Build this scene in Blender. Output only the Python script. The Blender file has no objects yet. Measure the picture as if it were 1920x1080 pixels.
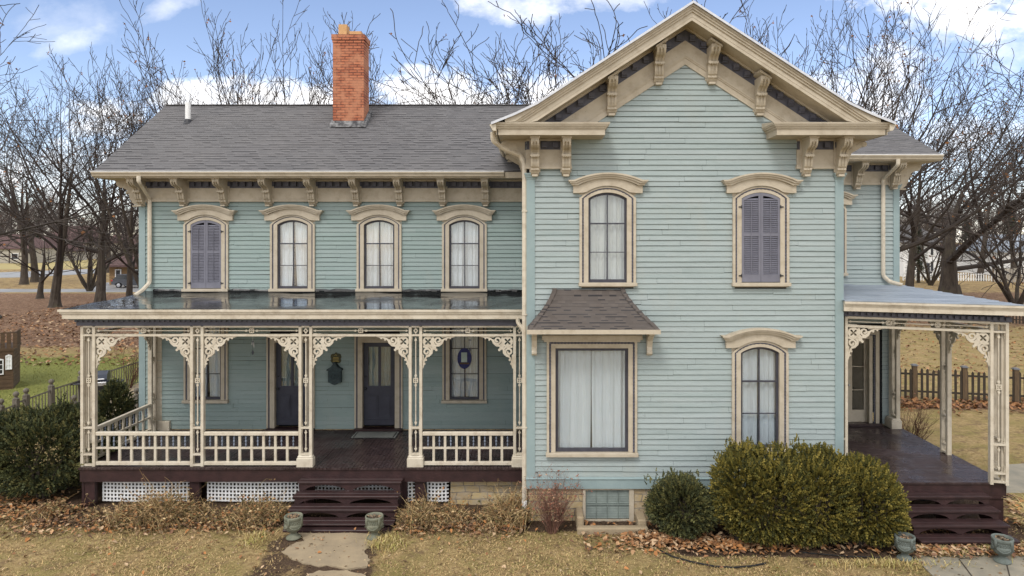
import bpy, math, random
from math import sin, cos, pi, sqrt, radians
from mathutils import Vector, Matrix
from mathutils.geometry import tessellate_polygon
random.seed(7)
SC = bpy.context.scene
COL = SC.collection
# ------------------------------------------------ camera, sky, sun, exposure
F_PX = 1280.0; D0 = 14.55                       # focal length in photo pixels, camera distance to gable wall (y = 0)
cd = bpy.data.cameras.new('camera'); cam = bpy.data.objects.new('camera', cd); COL.objects.link(cam)
cam.location = (0, -D0, 6.0); cam.rotation_euler = (pi/2, 0, 0)
cd.sensor_width = 36; cd.lens = 24; cd.shift_x = -40/1920; cd.shift_y = -90/1920; cd.clip_end = 3000
SC.camera = cam
SUN_EL, SUN_AZ = 50, 203                          # sun behind the camera, a little to its left
W = bpy.data.worlds.new('World'); SC.world = W; W.use_nodes = True
def build_world():
    nt = W.node_tree; N = nt.nodes; L = nt.links; N.clear()
    out = N.new('ShaderNodeOutputWorld'); bg = N.new('ShaderNodeBackground'); L.new(bg.outputs[0], out.inputs[0])
    sky = N.new('ShaderNodeTexSky'); sky.sky_type = 'NISHITA'; sky.sun_disc = False
    sky.sun_elevation = radians(SUN_EL); sky.sun_rotation = radians(SUN_AZ); sky.altitude = 200; sky.dust_density = .3; sky.ozone_density = 2.5; sky.air_density = .8
    tc = N.new('ShaderNodeTexCoord'); sep = N.new('ShaderNodeSeparateXYZ'); L.new(tc.outputs['Generated'], sep.inputs[0])
    def m(op, a, b=None, c=None, clamp=False):
        n = N.new('ShaderNodeMath'); n.operation = op; n.use_clamp = clamp
        for i, v in enumerate((a, b, c)):
            if v is None: continue
            if isinstance(v, (int, float)): n.inputs[i].default_value = v
            else: L.new(v, n.inputs[i])
        return n.outputs[0]
    x, y, z = sep.outputs
    ys = m('MAXIMUM', y, .02)
    u = m('DIVIDE', x, ys); v = m('DIVIDE', z, ys)
    comb = N.new('ShaderNodeCombineXYZ'); L.new(u, comb.inputs[0]); L.new(m('MULTIPLY', v, 1.6), comb.inputs[1])
    def noise(vec, sc, det=6, rough=.55):
        n = N.new('ShaderNodeTexNoise'); n.inputs['Scale'].default_value = sc; n.inputs['Detail'].default_value = det; n.inputs['Roughness'].default_value = rough
        L.new(vec, n.inputs['Vector']); return n.outputs['Fac']
    n1 = noise(comb.outputs[0], 9, 8, .6)
    n1b = noise(comb.outputs[0], 34, 6, .6); ns = m('ADD', m('MULTIPLY', m('SUBTRACT', n1, .5), 4.6), m('MULTIPLY', m('SUBTRACT', n1b, .5), 1.6))
    # cumulus banks and wisps: (centre px, centre py, radius px x, radius px y, opacity, softness, slope)
    blobs = [(860, 205, 190, 75, 1, .5, 0), (1050, 195, 110, 62, 1, .5, 0), (520, 200, 150, 60, 1, .5, 0), (1640, 170, 150, 95, .8, .8, -.3),
             (1560, 260, 130, 60, .8, .7, 0), (1790, 20, 220, 62, 1, .7, .15), (960, 5, 130, 46, .75, .9, .05), (1150, 0, 120, 26, .6, .9, 0),
             (140, 76, 70, 26, .6, 1.5, -.35), (318, 10, 66, 26, .6, 1.5, -.4), (200, 225, 95, 45, .95, .6, 0), (130, 45, 110, 50, .25, 1.2, 0), (1880, 100, 90, 45, .6, 1, 0), (340,190,70,40,.9,.5,0),
             (1800, 270, 160, 60, .6, .9, 0), (60, 330, 200, 55, .6, .9, 0), (700, 330, 900, 110, .9, .8, 0), (1900, 410, 500, 90, .55, 1, 0), (-100, 430, 400, 80, .55, 1, 0)]
    tot = None
    for (px, py, rx, ry, op, so, sl) in blobs:
        cu, cv = (px-1000)/F_PX, (450-py)/F_PX
        du = m('SUBTRACT', u, cu); dv = m('ADD', m('SUBTRACT', v, cv), m('MULTIPLY', du, sl))
        r2 = m('ADD', m('POWER', m('MULTIPLY', m('ABSOLUTE', du), F_PX/rx), 2), m('POWER', m('MULTIPLY', m('ABSOLUTE', dv), F_PX/ry), 2))
        e = m('ADD', m('SUBTRACT', 1.0, r2), ns)
        e = m('MULTIPLY', m('DIVIDE', e, so*1.7, clamp=True), op)
        tot = e if tot is None else m('MAXIMUM', tot, e)
    front = m('GREATER_THAN', y, .05)
    tot = m('MULTIPLY', tot, front)
    # the rest of the dome: broken high cloud
    n2 = noise(tc.outputs['Generated'], 2.2, 6, .55)
    rest = m('MULTIPLY', m('MULTIPLY', m('SUBTRACT', n2, .34), 6, clamp=True), m('SUBTRACT', 1.0, m('MULTIPLY', front, m('LESS_THAN', v, .62))))
    tot = m('MAXIMUM', tot, rest)
    hsv = N.new('ShaderNodeHueSaturation'); hsv.inputs['Saturation'].default_value = 1.0; L.new(sky.outputs[0], hsv.inputs['Color'])
    mul = N.new('ShaderNodeMixRGB'); mul.blend_type = 'MULTIPLY'; mul.inputs[0].default_value = 1; mul.inputs[2].default_value = SKY_TINT; L.new(hsv.outputs[0], mul.inputs[1])
    mx = N.new('ShaderNodeMixRGB'); L.new(tot, mx.inputs[0]); L.new(mul.outputs[0], mx.inputs[1])
    n3 = noise(comb.outputs[0], 14, 5, .5)
    cr = N.new('ShaderNodeValToRGB'); cr.color_ramp.elements[0].position = .3; cr.color_ramp.elements[0].color = CLOUD_LO; cr.color_ramp.elements[1].position = .6; cr.color_ramp.elements[1].color = CLOUD_HI
    L.new(n3, cr.inputs[0]); L.new(cr.outputs[0], mx.inputs[2])
    L.new(mx.outputs[0], bg.inputs[0]); bg.inputs[1].default_value = .12
SKY_TINT = (1.48, 1.27, 1.18, 1); CLOUD_LO = (7.2, 7.25, 7.4, 1); CLOUD_HI = (9.8, 9.65, 9.6, 1)
build_world()
sd = bpy.data.lights.new('sun', 'SUN'); sd.energy = 1.25; sd.angle = radians(16); sd.color = (1, .96, .91)
sun = bpy.data.objects.new('sun', sd); COL.objects.link(sun)
# direction the light comes from: azimuth measured clockwise from +Y like the sky texture
_a = radians(SUN_AZ); _e = radians(SUN_EL)
sun.rotation_euler = Vector((sin(_a)*cos(_e), cos(_a)*cos(_e), sin(_e))).to_track_quat('Z', 'Y').to_euler()
sun.location = (0, -20, 30)
SC.view_settings.view_transform = 'Standard'; SC.view_settings.look = 'None'; SC.view_settings.gamma = 1
SC.view_settings.exposure = .58
SC.cycles.max_bounces = 8; SC.cycles.transparent_max_bounces = 12

def PX(px, D): return (px-1000)*D/F_PX
def PZ(py, D): return 6+(450-py)*D/F_PX

# ------------------------------------------------ materials
MATS = {}
def mat(name, c1, c2=None, rough=.7, scale=3., det=6, bump=0., bscale=40., stretch=(1,1,1), spec=.3, contrast=.35, extra=None, metallic=0, coat=0):
    """two-tone noise material; extra(nt, colour_socket, vec) may add on top"""
    m = bpy.data.materials.new(name); m.use_nodes = True; nt = m.node_tree; N = nt.nodes; L = nt.links
    b = N['Principled BSDF']; b.inputs['Roughness'].default_value = rough; b.inputs['Specular IOR Level'].default_value = spec; b.inputs['Metallic'].default_value = metallic
    if coat: b.inputs['Coat Weight'].default_value = coat; b.inputs['Coat Roughness'].default_value = .15
    tc = N.new('ShaderNodeTexCoord'); mp = N.new('ShaderNodeMapping'); mp.inputs['Scale'].default_value = stretch; L.new(tc.outputs['Object'], mp.inputs[0])
    n = N.new('ShaderNodeTexNoise'); n.inputs['Scale'].default_value = scale; n.inputs['Detail'].default_value = det; n.inputs['Roughness'].default_value = .6; L.new(mp.outputs[0], n.inputs['Vector'])
    r = N.new('ShaderNodeValToRGB'); c2 = c2 or tuple(v*.8 for v in c1)
    r.color_ramp.elements[0].position = .5-contrast/2; r.color_ramp.elements[1].position = .5+contrast/2
    r.color_ramp.elements[0].color = (*c2, 1); r.color_ramp.elements[1].color = (*c1, 1)
    L.new(n.outputs['Fac'], r.inputs[0]); col = r.outputs[0]
    if extra: col = extra(nt, col, tc.outputs['Object'], b) or col
    L.new(col, b.inputs['Base Color'])
    if bump:
        n2 = N.new('ShaderNodeTexNoise'); n2.inputs['Scale'].default_value = bscale; n2.inputs['Detail'].default_value = 4; L.new(mp.outputs[0], n2.inputs['Vector'])
        bp = N.new('ShaderNodeBump'); bp.inputs['Strength'].default_value = bump; bp.inputs['Distance'].default_value = .02; L.new(n2.outputs['Fac'], bp.inputs['Height']); L.new(bp.outputs[0], b.inputs['Normal'])
    MATS[name] = m; return m
def mixc(nt, fac, a, b, mode='MIX'):
    n = nt.nodes.new('ShaderNodeMixRGB'); n.blend_type = mode
    for i, v in enumerate((fac, a, b)):
        if isinstance(v, (int, float)): n.inputs[i].default_value = v
        elif isinstance(v, tuple): n.inputs[i].default_value = (*v, 1) if len(v) == 3 else v
        else: nt.links.new(v, n.inputs[i])
    return n.outputs[0]
def mth(nt, op, a, b=None, clamp=False):
    n = nt.nodes.new('ShaderNodeMath'); n.operation = op; n.use_clamp = clamp
    for i, v in enumerate((a, b)):
        if v is None: continue
        if isinstance(v, (int, float)): n.inputs[i].default_value = v
        else: nt.links.new(v, n.inputs[i])
    return n.outputs[0]
def nz(nt, vec, scale, det=5, stretch=None, rough=.6):
    if stretch:
        mp = nt.nodes.new('ShaderNodeMapping'); mp.inputs['Scale'].default_value = stretch; nt.links.new(vec, mp.inputs[0]); vec = mp.outputs[0]
    n = nt.nodes.new('ShaderNodeTexNoise'); n.inputs['Scale'].default_value = scale; n.inputs['Detail'].default_value = det; n.inputs['Roughness'].default_value = rough; nt.links.new(vec, n.inputs['Vector']); return n.outputs['Fac']
def ramp(nt, fac, stops):
    r = nt.nodes.new('ShaderNodeValToRGB'); e = r.color_ramp.elements
    while len(e) < len(stops): e.new(.5)
    for i, (p, c) in enumerate(stops): e[i].position = p; e[i].color = (*c, 1) if len(c) == 3 else c
    nt.links.new(fac, r.inputs[0]); return r.outputs[0]
BOARD = .1145
def siding_extra(nt, col, vec, b):
    # every board weathers a little differently; fine horizontal grain, peeling specks
    s = nt.nodes.new('ShaderNodeSeparateXYZ'); nt.links.new(vec, s.inputs[0])
    row = mth(nt, 'FLOOR', mth(nt, 'DIVIDE', s.outputs[2], BOARD)); seg = mth(nt, 'FLOOR', mth(nt, 'ADD', mth(nt, 'MULTIPLY', s.outputs[0], .31), mth(nt, 'MULTIPLY', row, .37)))
    wn = nt.nodes.new('ShaderNodeTexWhiteNoise'); wn.noise_dimensions = '2D'; c = nt.nodes.new('ShaderNodeCombineXYZ'); nt.links.new(row, c.inputs[0]); nt.links.new(seg, c.inputs[1]); nt.links.new(c.outputs[0], wn.inputs['Vector'])
    col = mixc(nt, mth(nt, 'MULTIPLY', wn.outputs['Value'], .30), col, (.385, .42, .42))
    g = nz(nt, vec, 10, 6, (.5, .5, 9), .7)
    col = mixc(nt, ramp(nt, g, [(.52, (0, 0, 0)), (.74, (.6, .6, .6))]), col, (.17, .21, .21))
    st = nz(nt, vec, 1.6, 5, (1, 1, .35), .6)
    col = mixc(nt, ramp(nt, st, [(.55, (0, 0, 0)), (.8, (.4, .4, .4))]), col, (.34, .345, .30))
    p = nz(nt, vec, 26, 3, (.4, .4, 2.5), .6)
    return mixc(nt, ramp(nt, p, [(.69, (0, 0, 0)), (.72, (.8, .8, .8))]), col, (.14, .14, .135))
mat('siding', (.308, .362, .352), (.262, .314, .306), rough=.6, scale=1.4, extra=siding_extra, bump=.25, bscale=18, stretch=(.6, .6, 5))
def siding_wing_extra(nt, col, vec, b):
    return mixc(nt, .25, siding_extra(nt, col, vec, b), (.21, .295, .265))
mat('siding_wing', (.255, .318, .302), (.22, .278, .264), rough=.6, scale=1.4, extra=siding_wing_extra, bump=.25, bscale=18, stretch=(.6, .6, 5))
def trim_extra(nt, col, vec, b):
    g = nz(nt, vec, 5, 6, None, .65)
    col = mixc(nt, ramp(nt, g, [(.48, (0, 0, 0)), (.75, (.7, .7, .7))]), col, (.31, .255, .18))
    p = nz(nt, vec, 30, 3, (.5, .5, 1.4), .6)
    return mixc(nt, ramp(nt, p, [(.70, (0, 0, 0)), (.73, (.8, .8, .8))]), col, (.17, .145, .12))
mat('trim', (.49, .43, .335), (.43, .375, .285), rough=.55, scale=3, extra=trim_extra, bump=.1, bscale=30)
mat('trim_light', (.585, .53, .43), (.52, .46, .36), rough=.5, scale=3, extra=trim_extra, bump=.08)
mat('corner_blue', (.27, .345, .345), (.225, .295, .30), rough=.6, scale=2, bump=.1)
mat('grey_purple', (.105, .105, .13), (.075, .075, .095), rough=.6, scale=6, bump=.1)
mat('sash_grey', (.062, .06, .075), (.04, .04, .05), rough=.5, scale=8)
mat('shutter_purple', (.18, .18, .215), (.14, .14, .17), rough=.55, scale=3, bump=.2, bscale=25)
mat('door_grey', (.05, .052, .07), (.037, .038, .052), rough=.45, scale=4)
mat('white_paint', (.78, .78, .77), (.66, .66, .64), rough=.5, scale=8)
mat('galvanised', (.60, .61, .63), (.48, .49, .52), rough=.4, scale=8, metallic=.3)
def deck_extra(nt, col, vec, b):
    w = nz(nt, vec, 1.3, 5); g = nz(nt, vec, 9, 5, (1, 1, 1))
    rr = mixc(nt, ramp(nt, w, [(.42, (0, 0, 0)), (.6, (1, 1, 1))]), (.16, .16, .16), (.5, .5, .5)); nt.links.new(rr, b.inputs['Roughness'])
    return mixc(nt, ramp(nt, g, [(.5, (0, 0, 0)), (.75, (.7, .7, .7))]), col, (.085, .062, .062))
mat('deck_paint', (.052, .033, .032), (.03, .019, .019), rough=.35, scale=5, extra=deck_extra, bump=.2, bscale=20)
mat('step_paint', (.05, .026, .025), (.03, .017, .017), rough=.4, scale=5, bump=.15, bscale=20)
def shingle_extra(cells, c_hi, c_lo, axes):
    def f(nt, col, vec, b):
        s = nt.nodes.new('ShaderNodeSeparateXYZ'); nt.links.new(vec, s.inputs[0])
        u, v = (s.outputs[0], s.outputs[1]) if axes == 'xy' else (s.outputs[1], s.outputs[0])
        v = mth(nt, 'ADD', mth(nt, 'DIVIDE', mth(nt, 'MULTIPLY', v, cells[2]), cells[1]), cells[3] if len(cells) > 3 else 0.0); row = mth(nt, 'FLOOR', v); fr = mth(nt, 'FRACT', v)
        def cell(w, off):
            cc = mth(nt, 'FLOOR', mth(nt, 'ADD', mth(nt, 'DIVIDE', u, w), mth(nt, 'MULTIPLY', row, off))); k = nt.nodes.new('ShaderNodeCombineXYZ'); nt.links.new(cc, k.inputs[0]); nt.links.new(row, k.inputs[1]); wn = nt.nodes.new('ShaderNodeTexWhiteNoise'); wn.noise_dimensions = '2D'; nt.links.new(k.outputs[0], wn.inputs['Vector']); return wn.outputs['Value']
        r1 = cell(cells[0]*.75, .37); r2 = cell(cells[0]*.55, .61)
        col = mixc(nt, r1, c_lo, c_hi); col = mixc(nt, mth(nt, 'MULTIPLY', r2, .5), col, tuple(x*.75 for x in c_hi))
        band = mth(nt, 'MULTIPLY', mth(nt, 'LESS_THAN', fr, .30), mth(nt, 'GREATER_THAN', r1, .55)); col = mixc(nt, mth(nt, 'MULTIPLY', band, .9), col, (.018, .018, .022))
        g = nz(nt, vec, 160, 2); g2 = nz(nt, vec, .6, 5)
        col = mixc(nt, .35, col, mixc(nt, g, (.05, .045, .045), (.42, .40, .38)), 'OVERLAY')
        return mixc(nt, ramp(nt, g2, [(.4, (0, 0, 0)), (.7, (.3, .3, .3))]), col, (.15, .142, .138))
    return f
PITCH = 2.4/3.5; KS = sqrt(1+PITCH**2); SH0 = -3.03*KS/.135 % 1
mat('shingle_grey', (.2, .2, .2), rough=.9, extra=shingle_extra((.30, .135, KS, SH0), (.188, .184, .188), (.118, .117, .122), 'xy'), bump=.4, bscale=120)
mat('shingle_side', (.2, .2, .2), rough=.9, extra=shingle_extra((.32, .135, 1.19), (.22, .20, .19), (.14, .13, .13), 'yx'), bump=.4, bscale=120)
mat('shingle_brown', (.2, .2, .2), rough=.9, extra=shingle_extra((.20, .075, 1.5), (.14, .117, .102), (.095, .08, .07), 'xy'), bump=.4, bscale=120)
def brick_extra(nt, col, vec, b):
    s = nt.nodes.new('ShaderNodeSeparateXYZ'); nt.links.new(vec, s.inputs[0]); c = nt.nodes.new('ShaderNodeCombineXYZ')
    nt.links.new(mth(nt, 'ADD', s.outputs[0], s.outputs[1]), c.inputs[0]); nt.links.new(s.outputs[2], c.inputs[1])
    br = nt.nodes.new('ShaderNodeTexBrick'); br.inputs['Scale'].default_value = 1; br.inputs['Brick Width'].default_value = .235; br.inputs['Row Height'].default_value = .0775
    br.inputs['Mortar Size'].default_value = .011; br.inputs['Color1'].default_value = (.46, .165, .085, 1); br.inputs['Color2'].default_value = (.30, .095, .05, 1); br.inputs['Mortar'].default_value = (.085, .035, .026, 1)
    nt.links.new(c.outputs[0], br.inputs['Vector'])
    n = nz(nt, vec, 2.2, 4); n2 = nz(nt, vec, 14, 4)
    col = mixc(nt, ramp(nt, n, [(.46, (0, 0, 0)), (.60, (.75, .75, .75))]), br.outputs['Color'], (.44, .20, .115))
    return mixc(nt, ramp(nt, n2, [(.62, (0, 0, 0)), (.75, (.6, .6, .6))]), col, (.24, .07, .035))
mat('brick', (.4, .15, .08), rough=.85, extra=brick_extra, bump=.4, bscale=60)
mat('clay', (.55, .34, .16), (.45, .26, .12), rough=.8, scale=8)
mat('flashing', (.06, .06, .065), (.25, .25, .25), rough=.6, scale=7, contrast=.2)
def stone_extra(nt, col, vec, b):
    s = nt.nodes.new('ShaderNodeSeparateXYZ'); nt.links.new(vec, s.inputs[0]); c = nt.nodes.new('ShaderNodeCombineXYZ')
    nn = nz(nt, vec, 3, 2)
    nt.links.new(mth(nt, 'ADD', mth(nt, 'ADD', s.outputs[0], s.outputs[1]), mth(nt, 'MULTIPLY', nn, .2)), c.inputs[0]); nt.links.new(mth(nt, 'ADD', s.outputs[2], mth(nt, 'MULTIPLY', nn, .07)), c.inputs[1])
    br = nt.nodes.new('ShaderNodeTexBrick'); br.inputs['Scale'].default_value = 1; br.inputs['Brick Width'].default_value = .34; br.inputs['Row Height'].default_value = .15; br.squash = .8; br.squash_frequency = 3
    br.inputs['Mortar Size'].default_value = .011; br.inputs['Color1'].default_value = (.50, .38, .19, 1); br.inputs['Color2'].default_value = (.36, .27, .16, 1); br.inputs['Mortar'].default_value = (.2, .17, .13, 1)
    nt.links.new(c.outputs[0], br.inputs['Vector']); n = nz(nt, vec, 9, 5)
    bp = nt.nodes.new('ShaderNodeBump'); bp.inputs['Distance'].default_value = .03; bp.inputs['Strength'].default_value = .6
    nt.links.new(mth(nt, 'ADD', mth(nt, 'MULTIPLY', br.outputs['Fac'], -1.0), n), bp.inputs['Height']); nt.links.new(bp.outputs[0], b.inputs['Normal'])
    return mixc(nt, ramp(nt, n, [(.4, (0, 0, 0)), (.7, (.7, .7, .7))]), br.outputs['Color'], (.42, .37, .29))
mat('stone', (.4, .32, .2), rough=.9, extra=stone_extra)
mat('concrete', (.37, .29, .185), (.25, .20, .135), rough=.85, scale=3, bump=.3, bscale=50, contrast=.5)
mat('concrete_grey', (.30, .265, .20), (.20, .185, .145), rough=.7, scale=2.2, bump=.3, bscale=50, contrast=.35)
mat('cast_stone', (.20, .20, .145), (.12, .13, .095), rough=.9, scale=7, bump=.5, bscale=35)
mat('cast_stone_blue', (.145, .165, .15), (.10, .115, .10), rough=.9, scale=7, bump=.5, bscale=35)
def membrane_extra(nt, col, vec, b):
    n = nz(nt, vec, 1.1, 4, (1, 1.5, 1)); n2 = nz(nt, vec, .7, 5)
    bp = nt.nodes.new('ShaderNodeBump'); bp.inputs['Distance'].default_value = .035; bp.inputs['Strength'].default_value = .28; nt.links.new(n, bp.inputs['Height']); nt.links.new(bp.outputs[0], b.inputs['Normal'])
    nt.links.new(ramp(nt, n2, [(.42, (.03, .03, .03)), (.66, (.38, .38, .38))]), b.inputs['Roughness'])
mat('membrane', (.02, .022, .022), (.012, .012, .013), rough=.06, spec=.7, extra=membrane_extra)
mat('metal_roof', (.33, .37, .42), (.17, .20, .24), rough=.38, scale=2.4, stretch=(.35, 4, 1), bump=.5, bscale=5, spec=.6, contrast=.45)
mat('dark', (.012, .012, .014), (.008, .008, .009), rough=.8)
mat('black_metal', (.015, .015, .02), (.01, .01, .012), rough=.35, spec=.5)
mat('blue_black', (.03, .04, .065), (.02, .025, .04), rough=.3, spec=.5)
mat('steel', (.55, .56, .58), (.4, .4, .42), rough=.3, metallic=.8)
mat('curtain', (.88, .88, .86), (.80, .81, .81), rough=.9, scale=2, stretch=(1, 1, .2))
mat('curtain_cream', (.78, .75, .66), (.66, .63, .54), rough=.9, scale=4, stretch=(1, 1, .2))
mat('verdigris', (.045, .075, .08), (.03, .04, .045), rough=.6, scale=12, bump=.4)
mat('bronze', (.075, .07, .03), (.04, .045, .03), rough=.6, scale=14, bump=.4)
mat('mat_grey', (.27, .28, .26), (.22, .23, .21), rough=.95, scale=20, bump=.3, bscale=200)
mat('mat_dark', (.05, .05, .05), rough=.95)
mat('wood_grey', (.17, .15, .125), (.11, .095, .075), rough=.85, scale=4, stretch=(3, 3, .6), bump=.3)
mat('wood_dark', (.06, .047, .034), (.035, .027, .02), rough=.85, scale=6, stretch=(3, 3, .6), bump=.3)
mat('wood_brown', (.12, .075, .042), (.07, .042, .025), rough=.7, scale=4, stretch=(.6, .6, 4), bump=.2)
mat('wood_tan', (.24, .17, .09), (.16, .11, .06), rough=.8, scale=4, bump=.2)
def bark_extra(nt, col, vec, b):
    n = nz(nt, vec, 1.2, 4); return mixc(nt, ramp(nt, n, [(.55, (0, 0, 0)), (.75, (.5, .5, .5))]), col, (.075, .078, .035))
mat('bark', (.085, .068, .052), (.04, .031, .025), rough=.95, scale=6, stretch=(1, 1, .25), bump=.8, bscale=14, extra=bark_extra)
mat('twig', (.062, .05, .042), (.036, .029, .026), rough=.9, scale=2)
mat('twig_grey', (.12, .105, .088), (.075, .065, .055), rough=.9, scale=2)
mat('twig_red', (.12, .05, .035), (.075, .035, .025), rough=.9, scale=3)
mat('leaf_dry', (.30, .13, .045), (.15, .07, .03), rough=.8, scale=1.7, contrast=.15)
mat('asphalt_wet', (.27, .265, .255), (.20, .197, .19), rough=.5, scale=.3, spec=.5)
mat('roof_mauve', (.11, .065, .06), (.08, .05, .048), rough=.9, scale=3)
mat('stucco', (.42, .39, .33), (.34, .31, .26), rough=.9, scale=1)
mat('timber', (.07, .05, .04), rough=.8)
mat('tan_brick', (.26, .16, .075), (.19, .12, .06), rough=.9, scale=6)
mat('pane_dark', (.03, .035, .04), (.02, .022, .025), rough=.15, spec=.5)
mat('car_paint', (.07, .08, .10), (.05, .06, .075), rough=.25, spec=.6, coat=.6)
mat('rubber', (.02, .02, .02), rough=.8)
mat('tail_red', (.5, .02, .02), rough=.3)
mat('blue_glass', (.02, .035, .16), (.015, .02, .09), rough=.2, scale=20)
mat('soot', (.05, .04, .035), rough=.9)
mat('candle', (.45, .55, .5), rough=.6)
mat('gold', (.5, .36, .08), rough=.5)
g = bpy.data.materials.new('glass'); g.use_nodes = True; nt = g.node_tree; nt.nodes.clear()
o_ = nt.nodes.new('ShaderNodeOutputMaterial'); mx_ = nt.nodes.new('ShaderNodeMixShader'); tr_ = nt.nodes.new('ShaderNodeBsdfTransparent'); gl_ = nt.nodes.new('ShaderNodeBsdfGlossy'); fr_ = nt.nodes.new('ShaderNodeLayerWeight')
gl_.inputs['Roughness'].default_value = .02; fr_.inputs['Blend'].default_value = .28; tr_.inputs[0].default_value = (.90, .93, .95, 1)
_tc = nt.nodes.new('ShaderNodeTexCoord'); _n = nt.nodes.new('ShaderNodeTexNoise'); _n.inputs['Scale'].default_value = 2.5; _b = nt.nodes.new('ShaderNodeBump'); _b.inputs['Strength'].default_value = .15; _b.inputs['Distance'].default_value = .02
nt.links.new(_tc.outputs['Object'], _n.inputs['Vector']); nt.links.new(_n.outputs['Fac'], _b.inputs['Height']); nt.links.new(_b.outputs[0], gl_.inputs['Normal'])
_m = nt.nodes.new('ShaderNodeMath'); _m.operation = 'MULTIPLY_ADD'; _m.inputs[1].default_value = .6; _m.inputs[2].default_value = .09; _m.use_clamp = True; nt.links.new(fr_.outputs['Facing'], _m.inputs[0]); nt.links.new(_m.outputs[0], mx_.inputs[0]); nt.links.new(tr_.outputs[0], mx_.inputs[1]); nt.links.new(gl_.outputs[0], mx_.inputs[2]); nt.links.new(mx_.outputs[0], o_.inputs[0]); MATS['glass'] = g

# vertex-tinted foliage / leaves: colour attribute 'tint' holds each sprig's own leaf colour
def tint_mat(name, rough=.7, trans=.15):
    m = bpy.data.materials.new(name); m.use_nodes = True; nt = m.node_tree; b = nt.nodes['Principled BSDF']; b.inputs['Roughness'].default_value = rough; b.inputs['Specular IOR Level'].default_value = .25
    a = nt.nodes.new('ShaderNodeVertexColor'); a.layer_name = 'tint'; nt.links.new(a.outputs[0], b.inputs['Base Color']); MATS[name] = m
tint_mat('foliage'); tint_mat('dead_leaf', .8); tint_mat('straw', .8)

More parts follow.
